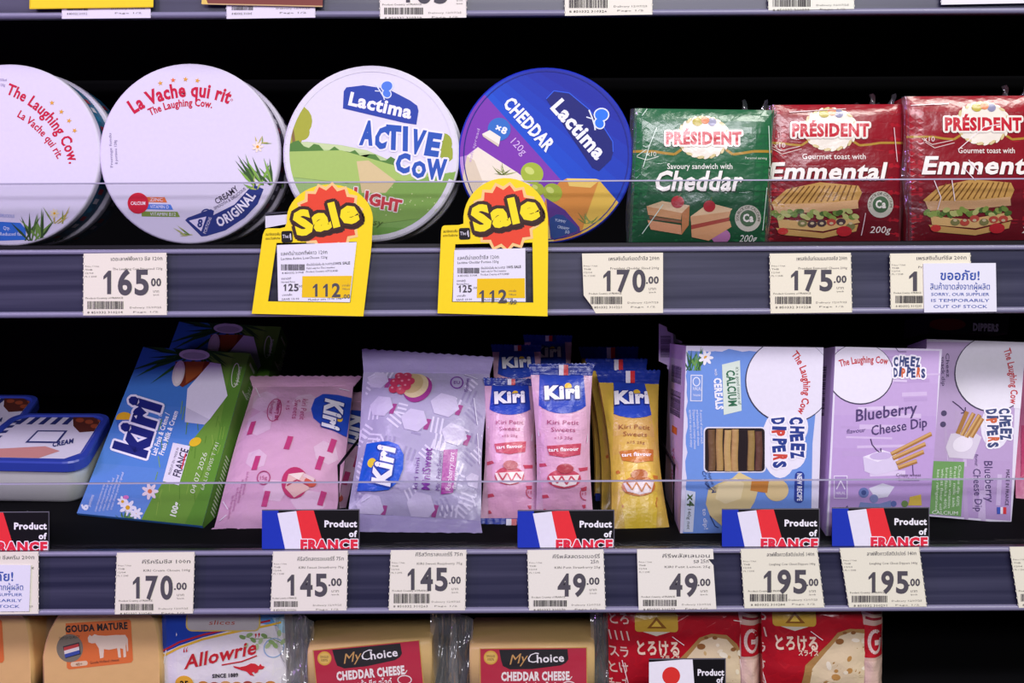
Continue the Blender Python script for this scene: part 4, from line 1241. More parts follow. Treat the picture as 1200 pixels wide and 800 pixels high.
dq = [(804, 405), (965, 407), (958, 624), (797, 625)]
dp = lean_plane((797, 626), (958, 625), (804, 405), 0.031, 0.002)
x1b, pf, pbk = dipper_box('blue box with breadstick window and sideways CHEEZ DIPPERS lettering', dq, dp, 0.070, '#6f95dc', '#d9c4ea', art_dip1, side_dip1)
mb = MB(); wp = lambda px, py, d=0.0: dp.hit(px, py) + dp.n * d
for k, (x, yb, hh, col) in enumerate(((834, 551, 48, '#7c5a3a'), (843, 551, 49, '#c09a5c'), (852.5, 551.5, 48, '#d0ac6c'), (861, 551.5, 49, '#c8a064'), (880, 551, 47, '#a8884c'), (889, 551, 46, '#6c4434'))):
    pth = [wp(x + math.sin(j * .8 + k) * .5, yb - hh * j / 7, 0.0004) for j in range(8)]
    r_ = 0.0021
    rings = []
    for p_ in pth:                                      # rounded breadsticks showing in the window
        a_ = Vector((1, 0, 0)); rings.append([p_ + a_ * r_ * math.cos(q_) * 1.05 + dp.n * (r_ * .45 * math.sin(q_)) for q_ in [math.pi * i / 8 for i in range(9)]])
    mb.grid(rings, M(col, 'food'))
mb.build('breadsticks', x1b)
mb = MB(); mb.face([wp(826, 501.5, .0016), wp(896, 501.5, .0016), wp(896, 552, .0016), wp(826, 552, .0016)], clear('window_film', (.95, .95, .97), 0.05, 0.12, .4, 60))
mb.build('window_film', x1b)
mb = MB()                                               # torn cardboard ears standing at the back corner
for k, (px_, py_) in enumerate(((772, 379), (782, 388))):
    a_ = [P(px_ + dx_, py_ + dy_, .0985 + .002 * k) for dx_, dy_ in ((0, 0), (9, 4), (10, 9), (17, 12), (17, 52), (0, 44))]
    mb.prism(a_, Vector((0.0004, 0.0008, 0)), M('#d9c8ea', 'card'))
    e_ = Canvas(mb, lambda u, v, h, k=k: P(u, v, .0985 + .002 * k) + Vector((0, -h, 0)))
    e_.bars(px_ + 2, py_ + 14, px_ + 14, py_ + 40, '#4a3c5c', 2, 3 + k, True)
mb.build('cardboard_ear', x1b)


def art_dip2(c):
    c.poly([(960, 395), (1110, 395), (1110, 650), (960, 650)], '#e2dcec', .4)
    c.grad([(981, 409), (1101, 411), (1090, 640), (970, 640)], '#c9aedb', '#b494cc', 6, 1)
    rnd = random.Random(8)
    for k in range(22):
        y = rnd.uniform(415, 610); x = rnd.uniform(975, 1060)
        c.rect(x, y, x + rnd.uniform(25, 60), y + rnd.uniform(2, 6), rnd.choice(('#d4bee2', '#bca0d0', '#dccbe8')), 1.4, rnd.uniform(-3, 3))
    c.ell(1008, 438, 39, 36, '#3c3450', 2, n=40); c.ell(1008, 437.5, 38, 35, '#ebe7f2', 2.4, n=40)
    c.text('The Laughing Cow', 1012, 425, 56, 7.8, '#c42a34', rot=-3, an='c', arc=120, bold=.02, L=4)
    dippers_logo(c, ((1047, 428, 32), (1047, 440.5, 38)), 9.5, ('#3c4878', '#d0643c'), 2, 6)
    c.text('Blueberry', 1003, 493.5, 72, 13.5, '#4c3a6c', rot=-7.5, lean=8, L=4, bold=.01)
    c.text('flavour', 992, 508, 22, 5, '#5c4a7c', rot=-6, lean=8, L=4); c.text('Cheese Dip', 1021, 510, 66, 11, '#4c3a6c', rot=-9, lean=8, L=4, bold=.01)
    c.line([(1020, 514), (1022, 521), (1027, 527), (1032, 531)], 1.2, '#3c2c54', 4); c.line([(1026, 531), (1032, 531), (1032, 525)], 1.2, '#3c2c54', 4)
    c.poly([(1011, 535), (1034, 527), (1052, 533), (1053, 550), (1026, 557), (1013, 552)], '#d8cce6', 3); c.poly([(1011, 535), (1034, 527), (1052, 533), (1028, 541)], '#ece4f2', 3.5); c.ell(1032, 534, 13, 4.5, '#c8b4dc', 4, rot=-4)
    for a_, b_ in (((1044, 532), (1091, 508)), ((1046, 537), (1084, 520)), ((1050, 543), (1082, 529)), ((1052, 548), (1074, 540))):
        c.line([a_, b_], 5, '#a8763c', 4.5); c.line([(a_[0], a_[1] - 1), (b_[0], b_[1] - 1)], 2.6, '#d0a468', 5)
    c.line([(1070, 556), (1069, 543)], .9, '#4c3a6c', 4); c.text('Crispy wheat', 1050, 558, 29, 3.6, '#5c4a6c', L=4); c.text('breadsticks', 1053, 563, 24, 3.6, '#5c4a6c', L=4, bold=.02)
    c.rect(977, 557, 993, 584, '#e4dcee', 3); c.rect(978, 558, 992, 583, '#a98cc4', 3.4); c.line([(980, 573), (985, 563), (990, 573)], 1.2, '#ece4f4', 4); c.text('HALAL', 979.5, 579, 11, 3.4, '#ece4f4', L=4)
    c.ell(1012, 577, 6, 6, '#6c7cb4', 4, n=16); c.ell(1012, 577, 3, 3, '#3c4c84', 4.4, n=12); c.ell(1024, 584, 5, 5, '#8490c0', 4, n=14); c.poly([(1018, 572), (1034, 566), (1048, 570), (1040, 582), (1026, 584)], '#e4e2f0', 3.6); c.poly([(1008, 588), (1030, 590), (1044, 586), (1044, 594), (1006, 594)], '#7c8cbc', 3.6)
    c.poly([(1066, 582), (1079, 579), (1080, 592), (1064, 592)], '#e0c24c', 4); c.ell(1060, 590, 4, 4, '#6c8c4c', 4, n=12); c.ell(1047, 590, 3.5, 3.5, '#5c6ca8', 4.3, n=12)
    c.text('x4', 984, 598, 10, 6, '#4c3a6c', L=4); c.text('140g net', 978, 606, 18, 4, '#4c3a6c', L=4)
    c.line([(1049, 407), (1053, 412), (1062, 412)], .9, '#6c5c84', 3)


d2q = [(979, 406), (1104, 409), (1087, 628), (968, 628)]
d2p = lean_plane((968, 629), (1087, 629), (979, 406), 0.034, 0.002)


def side_dip2(c):
    c.rect(0, 0, 20, 100, '#e0c8f0', 1); c.bars(3, 10, 15, 38, '#3a2c4c', 2, 6, True); c.rect(3, 60, 14, 70, '#c8a0d8', 2)


x2b, _, _ = dipper_box('lilac upright box reading Blueberry Cheese Dip beside the sideways lilac box', d2q, d2p, 0.070, '#c4a8d8', '#dcc4ee', art_dip2, side_dip2)


def art_dip3(c):
    c.poly([(1080, 390), (1210, 390), (1210, 620), (1080, 620)], '#e2dcec', .4)
    c.grad([(1085, 400), (1192, 402), (1184, 610), (1085, 603)], '#c2abd2', '#b497c8', 6, 1)
    rnd = random.Random(18)
    for k in range(16):
        x, y = rnd.uniform(1095, 1175), rnd.uniform(480, 600)
        c.rect(x, y, x + rnd.uniform(3, 6), y + rnd.uniform(20, 40), rnd.choice(('#cdb8dc', '#bca4cc')), 1.4, rnd.uniform(-3, 3))
    c.ell(1163, 438, 45, 45, '#3c3450', 2, n=40); c.ell(1163.5, 437.5, 44, 44, '#ebe7f2', 2.4, n=40); c.poly([(1180, 398), (1205, 398), (1205, 480), (1188, 478)], '#ebe7f2', 2.3)
    c.text('The Laughing Cow', 1183, 441, 64, 8, '#c42a34', rot=83, an='c', arc=150, bold=.02, L=4)
    dippers_logo(c, ((1171, 479, 38), (1156, 480, 46)), 11, ('#3c4878', '#d0643c'), 87, 6)
    c.ell(1166, 500, 17, 26, '#e8e3f0', 2.6, n=20)
    c.line([(1116, 470), (1124, 476), (1131, 483)], 1.1, '#3c2c54', 4); c.line([(1126, 484), (1131, 483), (1131, 477)], 1.1, '#3c2c54', 4)
    c.poly([(1108, 524), (1114, 508), (1140, 505), (1150, 512), (1140, 538), (1112, 536)], '#d8cee0', 3); c.ell(1128, 520, 12, 9, '#ece4f2', 3.6, rot=-20)
    for a_, b_ in (((1122, 508), (1133, 482)), ((1127, 510), (1141, 484)), ((1132, 512), (1148, 486)), ((1138, 512), (1151, 490))):
        c.line([a_, b_], 5, '#a8763c', 4.5); c.line([(a_[0] - 1, a_[1]), (b_[0] - 1, b_[1])], 2.4, '#cfa468', 5)
    c.poly([(1094, 540), (1130, 541), (1126, 605), (1089, 602)], '#6fa05c', 3)
    for k in range(6):
        c.text(('Cheese dip 60%', 'fresh milk salt', 'calcium vitamin', 'breadsticks 40%', 'wheat flour oil', 'keep refrigerated')[k], 1123 - k * 5, 545 + k, 48, 3.2, '#dbe8d4', rot=93, L=4)
    c.text('CALCIUM', 1092, 602, 30, 4, '#eef4ea', rot=2, L=4)
    c.text('Blueberry', 1153, 540, 48, 9.5, '#4c3a6c', rot=87, lean=4, L=4); c.text('flavour', 1142, 532, 14, 4, '#5c4a7c', rot=88, L=4); c.text('Cheese Dip', 1140, 549, 50, 8.5, '#4c3a6c', rot=87, lean=4, L=4)
    c.text('MADE IN FRANCE', 1179, 550, 42, 4, '#3c3450', rot=92, L=4); flag(c, 1171, 1179, 594, 602, 4); c.rect(1168, 594, 1172, 602, '#3c5ab8', 4.3)
    for k, (tx, w) in enumerate((('Cheez', 28), ('snack dip', 34), ('share', 22))):
        c.text(tx, 1108 - k * 5.5, 414 + k * 4, w, 4, '#4c4068', rot=88, L=4)
    c.ell(1106, 484, 3.4, 3.4, '#4c4068', 4, n=12); c.ell(1105, 497, 3.4, 3.4, '#4c4068', 4, n=12)


d3q = [(1086, 397), (1202, 401), (1185, 613), (1080, 604)]
d3p = lean_plane((1080, 613), (1185, 614), (1086, 397), 0.066, 0.004)
x3b, _, _ = dipper_box('lilac box with sideways lettering and green panel, behind the upright lilac box', d3q, d3p, 0.040, '#c4a8d8', '#d8c8e4', art_dip3, side_dip2)

def art_flat(c):
    c.rect(1080, 360, 1190, 400, '#241a24', .5); c.ell(1110, 380, 22, 7, '#8c2028', 1, n=20); c.text('DIPPERS', 1140, 387, 30, 8, '#e0d8ea', bold=.06, L=2, rot=2)


fq = [(1090, 367), (1183, 369), (1181, 391), (1089, 390)]
fp = Plane(P(1089, 390, .112), P(1181, 391, .112), P(1090, 367, .114))
mb, cv, p_, q_ = carton(fq, fp, 0.05, '#1c161c', '#2a2230'); art_flat(cv)
o = mb.build('dipper_snack_box'); tag(o, 'dark small-lettered box lying on top of the hind lilac boxes', 'snack box', 'boxes of breadstick dippers')
tq = 0.006

# pink bag at the far end
epl = lean_plane((1190, 606), (1300, 606), (1190, 420), 0.13, 0.03)
pouch('snack_bag', 'pink bag past the sideways lilac box, cut off by the frame', [(1186, 428), (1300, 428), (1300, 596), (1191, 598)], epl, 0.008, '#d87ca4', lambda c: (c.rect(1195, 500, 1300, 560, '#c84878', 2), c.text('Petit', 1200, 585, 40, 9, '#f4e8f0', L=3)),
      top=((1184, 414), (1300, 414)), bot=((1190, 604), (1300, 604)), seed=30)

# --- black wire dividers
def divider(label, pts, back):
    mb = MB(); m = M('#0c0b10', 'metal')
    y0 = on2(*pts[-1]) + .012
    path = [P(px_, py_, y0 + dy_) for (px_, py_), dy_ in zip(pts, (.05, 0.0, 0.0))]
    path = [path[0] + Vector((0, back, back * SL2))] + path
    path[-1].z = TR2 + SL2 * path[-1].y + .0004
    end = path[-1] + Vector((0, back, back * SL2))
    mb.tube(path, 0.0010, m); mb.tube([path[-1], end], 0.0010, m)
    for k in range(1, 5):
        f = k / 5; a_ = path[1] * (1 - f) + path[0] * f; b_ = path[-1] * (1 - f) + end * f
        mb.tube([a_, b_], 0.0007, m, 6)
    return tag(mb.build('wire_divider'), label, 'shelf divider', 'black wire dividers')


divider('black bent wire divider between the pink bag and the lavender bag', [(422, 513), (397, 545), (397, 628)], 0.16)
divider('black bent wire divider between the yellow stick and the blue dipper box', [(776, 520), (790, 545), (789, 622)], 0.16)

# ------------------------------------------------------------------ lowest deck: cheese blocks and slices
def deck_y(px, py):
    return depth_on(px, py, DECK - CZ)


WAX, WAXD = '#e3b878', '#cf9f5c'


def art_gouda(ox):
    def art(c):
        c.poly([(77 + ox, 730), (151 + ox, 725.5), (153.5 + ox, 727.5), (156 + ox, 773), (154 + ox, 776), (81 + ox, 784), (78.5 + ox, 782)], '#e0702c', 2)
        c.text('GOUDA MATURE', 77 + ox, 740.5, 73, 7.4, '#2a1c18', rot=-3.4, bold=.045, L=4)
        c.ell(82 + ox, 759, 15.5, 16.5, '#7c7462', 3, n=28); c.text('DUTCH QUALITY', 82 + ox, 748, 24, 3, '#2c2820', an='c', L=4, rot=-6)
        c.poly([(74 + ox, 757), (93 + ox, 752), (95 + ox, 766), (77 + ox, 771)], '#20242c', 4); c.poly([(75 + ox, 758), (92.5 + ox, 753.5), (93 + ox, 757), (75.5 + ox, 762)], '#c23a34', 5)
        c.poly([(75.5 + ox, 762), (93 + ox, 757), (93.5 + ox, 761), (76 + ox, 766)], '#e6e0d8', 5.2); c.poly([(76 + ox, 766), (93.5 + ox, 761), (94 + ox, 765), (77 + ox, 770)], '#3048a0', 5.4)
        cow = [(103, 747), (105, 743.5), (108, 745), (111, 742.5), (115, 744), (124, 744.5), (136, 743.5), (147, 743.5), (150, 748), (150.5, 762), (149, 763), (148.3, 752), (147.5, 757), (148, 769), (145, 770), (144.5, 760), (141, 759), (142, 770), (139, 770),
               (137.5, 759), (128, 761), (122, 760), (121.5, 770), (117.5, 771), (116, 759), (112, 753), (108, 753.5), (104, 752)]
        c.poly([(x + ox, y) for x, y in cow], '#e9d6bc', 3)
        c.rrect(83 + ox, 774.5, 103 + ox, 780, 2.5, '#e4c8a4', 3, -6); c.text('48+', 93 + ox, 779.3, 8, 3.4, '#8a4a20', an='c', L=4, rot=-6); c.text('Gouda Holland cheese', 106 + ox, 777.5, 34, 3, '#5c2c14', rot=-6, L=4)
    return art


def gouda(label, ox, y):
    pl = front(y)
    t = thing('gouda_wedge', label, 'cheese', P(115 + ox, 815, y + .02), 'gouda cheese pieces')
    zb = (DECK - P(115 + ox, 700, y).z)
    bot_py = 330 + (CZ - DECK) / ((D + y) / D * PXS) - (115 + ox - 600) * ROLL * -1 * -1
    for _ in range(20):                                        # bring the foot exactly on the deck
        bot_py += (P(115 + ox, bot_py, y).z - DECK) / (PXS * (D + y) / D)
    quad = [(50 + ox, 708), (186 + ox, 708), (188 + ox, bot_py), (46 + ox, bot_py)]
    mb = MB(); m = M(WAX, 'cheese')
    pts = [(49 + ox, bot_py), (48.5 + ox, 770), (51.5 + ox, 754), (56 + ox, 740), (63 + ox, 727), (70 + ox, 717), (90 + ox, 709), (150 + ox, 708), (175 + ox, 713), (183 + ox, 724), (187.5 + ox, 745), (190 + ox, 775), (191 + ox, bot_py)]
    f3 = [pl.hit(*p_) for p_ in pts]; ctr = sum(f3, Vector()) / len(f3); depth = Vector((0, 0.085, 0))

    def inset(k, dy):
        return [ctr + (p_ - ctr) * k + Vector((0, dy, 0)) for p_ in f3]
    rings = [inset(.955, 0), inset(.985, 0.0008), inset(1, 0.003), inset(1, .03), inset(.96, .085)]
    for r_ in rings:
        r_[0].z = r_[-1].z = DECK + .0002
    mb.grid(rings, m, True, True)
    for rr, fl in ((rings[0], 1), (rings[-1], -1)):
        for tr in tessellate_polygon([rr]):
            mb.face([rr[k_] for k_ in tr], m)
    mb.build('cheese', t)
    mb = MB(); art_gouda(ox)(Canvas(mb, lambda px, py, h: pl.hit(px, py) + pl.n * h, kind='paper'))
    lb = mb.build('sticker', t); lb['label'] = 'orange paper sticker with pale cow outline'
    mb = MB(); film = clear('tight_film', (.98, .98, .97), .03, .08, .5, 60, haze=.02)     # shrink wrap drawn over the front and its folds
    mb.grid([[pl.hit(*hap(homog([(56 + ox, 722), (184 + ox, 722), (188 + ox, bot_py - 2), (50 + ox, bot_py - 2)]), i_ / 24, j_ / 12)) + pl.n * (.0011 + .0004 * noise.noise(Vector((i_ * .5, j_ * .4, ox)))) for i_ in range(25)] for j_ in range(13)], film)
    mb.build('shrink_film', t)
    return t


gouda('yellow gouda piece with its whole orange sticker in view', 0, 0.030)
gouda('yellow gouda piece cut off by the frame corner, only half its sticker in view', -151, 0.033)


def foot(px, y):
    b_ = 800
    for _ in range(20):
        b_ += (P(px, b_, y).z - DECK) / (PXS * (D + y) / D)
    return b_


# --- blue and white pack with kangaroo
def art_kanga(c):
    c.poly([(180, 690), (370, 690), (370, 840), (180, 840)], '#e0dcdc', .4)
    c.poly([(180, 690), (372, 690), (372, 716), (330, 724), (285, 733), (240, 744), (212, 754), (180, 770)], '#2344a4', 1)
    c.poly([(300, 690), (380, 690), (380, 728), (330, 733), (306, 728)], '#5f9ad0', 1.4); c.poly([(320, 722), (380, 722), (380, 760), (350, 748), (330, 740)], '#a9cfe0', 1.6)
    c.line([(184, 766), (212, 750), (240, 741), (285, 731), (318, 725)], 2.2, '#b82a34', 2); c.line([(186, 771), (212, 756), (240, 746), (285, 736), (330, 728)], 2.6, '#e0b43c', 2.2)
    c.rrect(220, 715, 307, 737, 7, '#cdb463', 3); c.rrect(222, 714, 305, 735.5, 6, '#b4b0ae', 3.5); c.text('slices', 262, 729, 30, 5, '#a84838', an='c', L=4, lean=12)
    c.text('Allowrie', 218, 781, 86, 15, '#c02a34', rot=-12.5, lean=20, bold=.025, L=4); c.text('“', 216, 773, 5, 17, '#c02a34', rot=-8, L=4, lean=14); c.text('”', 299, 756, 6, 16, '#c02a34', rot=-8, L=4, lean=14)
    c.line([(262, 776), (285, 772), (303, 765)], 1.6, '#c02a34', 4)
    kg = [(275, 777), (283, 778.5), (290, 777), (296, 774), (301, 774.5), (305, 777.5), (307, 774.5), (308.5, 777), (312, 778), (310, 781), (305, 781.5), (304, 784.5), (301, 786), (299, 784), (297, 785), (300, 789), (295, 788), (291, 784), (284, 782), (277, 779.5)]
    c.poly(kg, '#cc3038', 4.4)
    c.text('SINCE 1889', 251, 791, 30, 4.2, '#2c2830', rot=-2, bold=.04, L=4)
    c.ell(218, 799, 11, 10.5, '#e0a83a', 4, n=24); c.text('25', 218, 802, 10, 7, '#2c2420', an='c', bold=.04, L=5)
    for k in range(7):
        c.ell(240 + k * 13, 801 + (k % 2), 7, 6, ('#c8843c', '#a84a38', '#d09a5c')[k % 3], 3 + .1 * k, n=14)
    c.line([(286, 742), (300, 746), (318, 745), (330, 752)], .9, '#7c9c5c', 3); rnd = random.Random(3)
    for k in range(12):
        x, y = 286 + k * 4.2, 740 + rnd.uniform(0, 15); c.ell(x, y, 4, 2.4, rnd.choice(('#8fae6c', '#a9bf8c', '#7c9c5c')), 3.3 + .05 * k, rot=rnd.uniform(0, 180), n=10)
    c.ring(322, 757, 11, 11, 1.2, '#8faccc', 3, 24)
    glints(c, [[(330, 724), (345, 730)], [(196, 760), (192, 778)]], '#eef2f6', 6)


yk = 0.034; bk_ = foot(270, yk)
plk = front(yk)
kq = [(189, 706), (333, 704), (336, bk_), (193, bk_)]
t = thing('sliced_cheese_pack', 'blue and white slices pack with red script and kangaroo beside the gouda', 'cheese pack', P(264, bk_, yk + .012), 'wrapped slice packs on the deck')
mb = MB(); at = pillow(mb, kq, plk, 0.004, 0.024, M('#dcd8dc', 'gloss'), 36, 34, e=6, wr=.0006, seed=7, fr=4)
art_kanga(Canvas(mb, at, clip=kq, eps=.00013, maxe=9, kind='gloss')); mb.build('wrapper', t)


def crinkle(parent, quad, y, seed, amp=.004, nx=16, ny=18, name='clear_wrap', off=0.0):
    """loose clear film: a crumpled sheet hanging beside a block"""
    mb = MB(); H = homog(quad); pl = front(y); film = clear('loose_film', (.95, .95, .94), .10, .12, .9, 60, haze=.10)
    mb.grid([[pl.hit(*hap(H, i_ / nx, j_ / ny)) + Vector((0, off - amp * (noise.noise(Vector((i_ * .33, j_ * .28, seed))) + .5 * abs(math.sin(i_ * .9 + j_ * .25 + seed))), 0)) for i_ in range(nx + 1)] for j_ in range(ny + 1)], film)
    return mb.build(name, parent)


crinkle(t, [(322, 722), (360, 720), (362, bk_ - 4), (330, bk_ - 4)], yk, 3)


# --- cheddar blocks in loose clear wrap
def art_cheddar(c, f, rot):
    X = lambda u, v: f(u, v)
    c.poly([X(-1, -1), X(125, -1), X(125, 70), X(-1, 70)], '#c8a04c', 1.5); c.poly([X(0, 0), X(124, 0), X(124, 70), X(0, 70)], '#b81f3c', 2)
    c.poly([X(22, 1), X(102, 1), X(103, 13), X(100, 17), X(94, 20), X(60, 24), X(34, 24), X(26, 20), X(24, 13)], '#141014', 3)
    x, y = X(12, 10); c.ell(x, y, 8.2, 8.2, '#d8a83c', 3, n=24); c.ell(x, y, 6.6, 6.6, '#e0b85c', 3.5, n=24); c.text('SINGLES', x, y - .5, 10, 2.6, '#5c3a10', an='c', L=4); c.text('100%', x, y + 3.5, 8, 3, '#5c3a10', an='c', L=4)
    x, y = X(34, 18.5); c.text('My', x, y, 20, 11, '#c89858', rot=rot - 8, lean=22, L=4)
    x, y = X(54, 17); c.text('C', x, y, 12, 11.5, '#f2eef0', rot=rot - 4, lean=18, L=4, bold=-.01); x, y = X(66, 16.5); c.text('hoice', x, y, 32, 9, '#f2eef0', rot=rot - 2, bold=.02, L=4)
    x, y = X(24, 37); c.text('CHEDDAR CHEESE', x, y, 80, 9.4, '#f4ece8', rot=rot, bold=.05, L=4)
    x, y = X(40, 49); c.text('เชดด้า ชีส สไลด์', x, y, 48, 8, '#f4ece8', rot=rot, bold=.02, L=4)
    x, y = X(103, 44); c.ring(x, y, 8, 5, 1.2, '#f0e4e0', 3.5, 18); c.line([X(96, 38), X(99, 34)], 1, '#f0e4e0', 4); c.line([X(104, 37), X(107, 33)], 1, '#f0e4e0', 4)


def cheddar_block(label, tl, tr, tbl, tbr, y, rot, lab0):
    t = thing('cheddar_block', label, 'cheese', P((tl[0] + tr[0]) / 2, foot(tl[0], y), y + .025), 'wrapped cheddar blocks')
    pl = front(y); n_ = 10
    a, b = pl.hit(*tl), pl.hit(*tr)
    yb = y + 0.050; a2, b2 = P(*tbl, yb), P(*tbr, yb)
    mb = MB(); m = M('#ddb878', 'cheese')
    r = .004

    def loop(u):
        f, g = a * (1 - u) + b * u, a2 * (1 - u) + b2 * u
        pr = [Vector((f.x, f.y + .001, DECK + .0003)), Vector((f.x, f.y, f.z - r)), Vector((f.x, f.y + r * .3, f.z - r * .3)), Vector((f.x, f.y + r, f.z)), Vector((g.x, g.y - r, g.z)), Vector((g.x, g.y - r * .3, g.z - r * .3)), Vector((g.x, g.y, g.z - r)), Vector((g.x, g.y, DECK + .0003))]
        return pr
    w_ = (b - a).length
    L_ = [loop(u) for u in (0.0, 0.02, .5, .98, 1.0)]
    for i in (0, 4):                                             # soft end edges
        cc = sum(L_[i], Vector()) / 8
        L_[i] = [Vector((p_.x, cc.y + (p_.y - cc.y) * .96, p_.z - (.0012 if p_.z > DECK + .01 else 0))) for p_ in L_[i]]
    mb.grid(L_, m, True, True); mb.face(L_[0], m); mb.face(list(reversed(L_[-1])), m)
    mb.build('cheese', t)
    mb = MB()
    ca, sa = math.cos(R(rot)), math.sin(R(rot))
    art_cheddar(Canvas(mb, lambda px, py, h: pl.hit(px, py) + pl.n * (h + .0002), kind='card'), lambda u, v: (lab0[0] + u * ca - v * sa, lab0[1] + u * sa + v * ca), rot)
    lb = mb.build('printed_label', t); lb['label'] = 'red card label with black title shape'
    fy = foot(tl[0], y) - 3
    crinkle(t, [(tr[0] - 4, tr[1] - 34), (tr[0] + 26, tr[1] - 40), (tr[0] + 30, fy), (tr[0] - 2, fy)], y, rot + 7, off=.012)
    crinkle(t, [(tl[0] - 22, tl[1] - 36), (tl[0] + 4, tl[1] - 24), (tl[0] + 2, fy), (tl[0] - 26, fy)], y, rot + 12, off=.012)
    crinkle(t, [(tl[0], tl[1] - 2), (tr[0], tr[1] - 2), (tr[0], fy), (tl[0], fy)], y, rot + 2, amp=.0014, off=-.0016, name='wrap_front').data.materials[0] = clear('tight_film', haze=.02)
    return t


cheddar_block('cheddar block with red label tilted upward, in loose clear wrap', (360, 757.5), (506, 747.5), (370, 724), (514, 720), 0.026, -5.5, (367.5, 762))
cheddar_block('cheddar block with level red label, in loose clear wrap beside the red packs', (550, 755), (697, 754), (555, 721), (695, 720), 0.028, -0.6, (563, 760))


# --- red slice packs with Japanese lettering
def art_toro(ox, oy, k):
    def art(c):
        c.poly([(690 + ox, 690), (920 + ox, 690), (920 + ox, 840), (690 + ox, 840)], '#b01826', .4)
        c.poly([(798 + ox, 765 + oy), (806 + ox, 757 + oy), (818 + ox, 744 + oy), (832 + ox, 739.5 + oy), (850 + ox, 741 + oy), (862 + ox, 752 + oy), (872 + ox, 770 + oy), (882 + ox, 790 + oy), (884 + ox, 840), (770 + ox, 840), (780 + ox, 782 + oy)], '#a8804c', 1.6)
        c.poly([(801 + ox, 770 + oy), (820 + ox, 748 + oy), (834 + ox, 743 + oy), (850 + ox, 746 + oy), (862 + ox, 760 + oy), (876 + ox, 800 + oy), (874 + ox, 840), (782 + ox, 840), (788 + ox, 786 + oy)], '#dcc8a4', 2)
        rnd = random.Random(k)
        for _ in range(16):
            c.ell(rnd.uniform(800, 868) + ox, rnd.uniform(752, 812) + oy, rnd.uniform(2, 6), rnd.uniform(1.5, 4), rnd.choice(('#b8884c', '#e8dcc0', '#c8a874', '#eee4cc')), 2.6 + .03 * _, rot=rnd.uniform(0, 90), n=10)
        for x, y, r_ in ((820, 754, 5), (836, 744, 3), (858, 758, 3.4), (826, 744, 2.5)):
            c.ell(x + ox, y + oy, r_, r_ * .7, '#8c5c34', 3.4, n=12)
        c.rrect(743 + ox, 716 + oy, 793 + ox, 737 + oy, 4, '#c9a23c', 3); c.poly([(752 + ox, 737 + oy), (784 + ox, 737 + oy), (768 + ox, 742 + oy)], '#d8d0b8', 2.9); c.poly([(757 + ox, 733 + oy), (768 + ox, 720 + oy), (780 + ox, 733 + oy)], '#8a5a24', 3.5); c.poly([(762 + ox, 731 + oy), (768 + ox, 724 + oy), (774 + ox, 731 + oy)], '#e4c04c', 4)
        c.text('とろける', 746 + ox, 762.5 + oy, 49, 13, '#e8ccb4', bold=.035, L=4, rot=1, lean=-6); c.text('スライス', 772 + ox, 770 + oy, 23, 5.2, '#e8ccb4', bold=.03, L=4, rot=1)
        for j in range(5):                                       # pale striped lettering on the folded flank
            y = 716 + j * 19 + oy * .5
            c.text(('とろ', '1111', 'スラ', 'とけ', 'チーズ')[j], 715 + ox, y + 12, 22, 10, '#d8b8a8', L=3, bold=.02, lean=-14)
        glints(c, [[(858 + ox, 724), (876 + ox, 728)], [(866 + ox, 770), (870 + ox, 800)], [(786 + ox, 742 + oy), (800 + ox, 752 + oy)], [(880 + ox, 735), (882 + ox, 790)], [(728 + ox, 770), (736 + ox, 800)]], '#f0dcd8', 6)
    return art


def toro_pack(label, x0, x1, y, ox, oy, k):
    pl = front(y); fb = foot((x0 + x1) / 2, y); q = [(x0, 706), (x1, 705), (x1 - 2, fb), (x0 + 2, fb)]
    t = thing('sliced_cheese_pack', label, 'cheese pack', P((x0 + x1) / 2, fb, y + .012), 'wrapped slice packs on the deck')
    mb = MB(); at = pillow(mb, q, pl, 0.005, 0.020, M('#a81826', 'gloss'), 40, 30, e=5, wr=.0009, seed=k, fr=5)
    art_toro(ox, oy, k)(Canvas(mb, at, clip=q, eps=.00016, maxe=8, kind='gloss')); mb.build('wrapper', t)
    mb = MB()                                                    # film flap at the flank with a red square mark
    fl = [(x1 - 14, 708), (x1 + 16, 712), (x1 + 15, fb - 4), (x1 - 12, fb - 2)]; H = homog(fl)
    g = lambda u, v, h=0: front(y).hit(*hap(H, u, v)) + Vector((0, -.002 - .0035 * math.sin(u * 3.1) - .001 * noise.noise(Vector((u * 4, v * 7, k))) - h + .008 * u * u, 0))
    mb.grid([[g(i_ / 12, j_ / 20) for i_ in range(13)] for j_ in range(21)], M('#c8a898', 'gloss'))
    mb.grid([[g(i_ / 12, j_ / 20, -.0012) for i_ in range(13)] for j_ in range(21)], M('#c8a898', 'gloss'))
    fc = Canvas(mb, lambda u, v, h: g(u / 30, v / 100, h + .0003), kind='gloss', maxe=5)
    fc.rect(2, 20, 28, 58, '#b41c28', 1); fc.ring(15, 39, 8, 13, 4, '#e0c4bc', 2, 22); fc.rect(14, 37, 24, 43, '#e0c4bc', 3); fc.rect(18, 28, 26, 35, '#b41c28', 4)
    fc.line([(4, 4), (26, 6)], 4, '#8c2430', 1); fc.line([(4, 12), (26, 13)], 3, '#8c2430', 1); fc.rect(2, 62, 28, 98, '#d8b8a8', 1)
    mb.build('film_flap', t)
    return t


toro_pack('red slices pack with Japanese lettering behind the Japan product card', 712, 878, 0.036, 0, 0, 5)
toro_pack('red slices pack with Japanese lettering at the end of the row', 892, 1022, 0.032, 161, -6, 9)

# ------------------------------------------------------------------ price labels in the rails
INK = '#524f56'


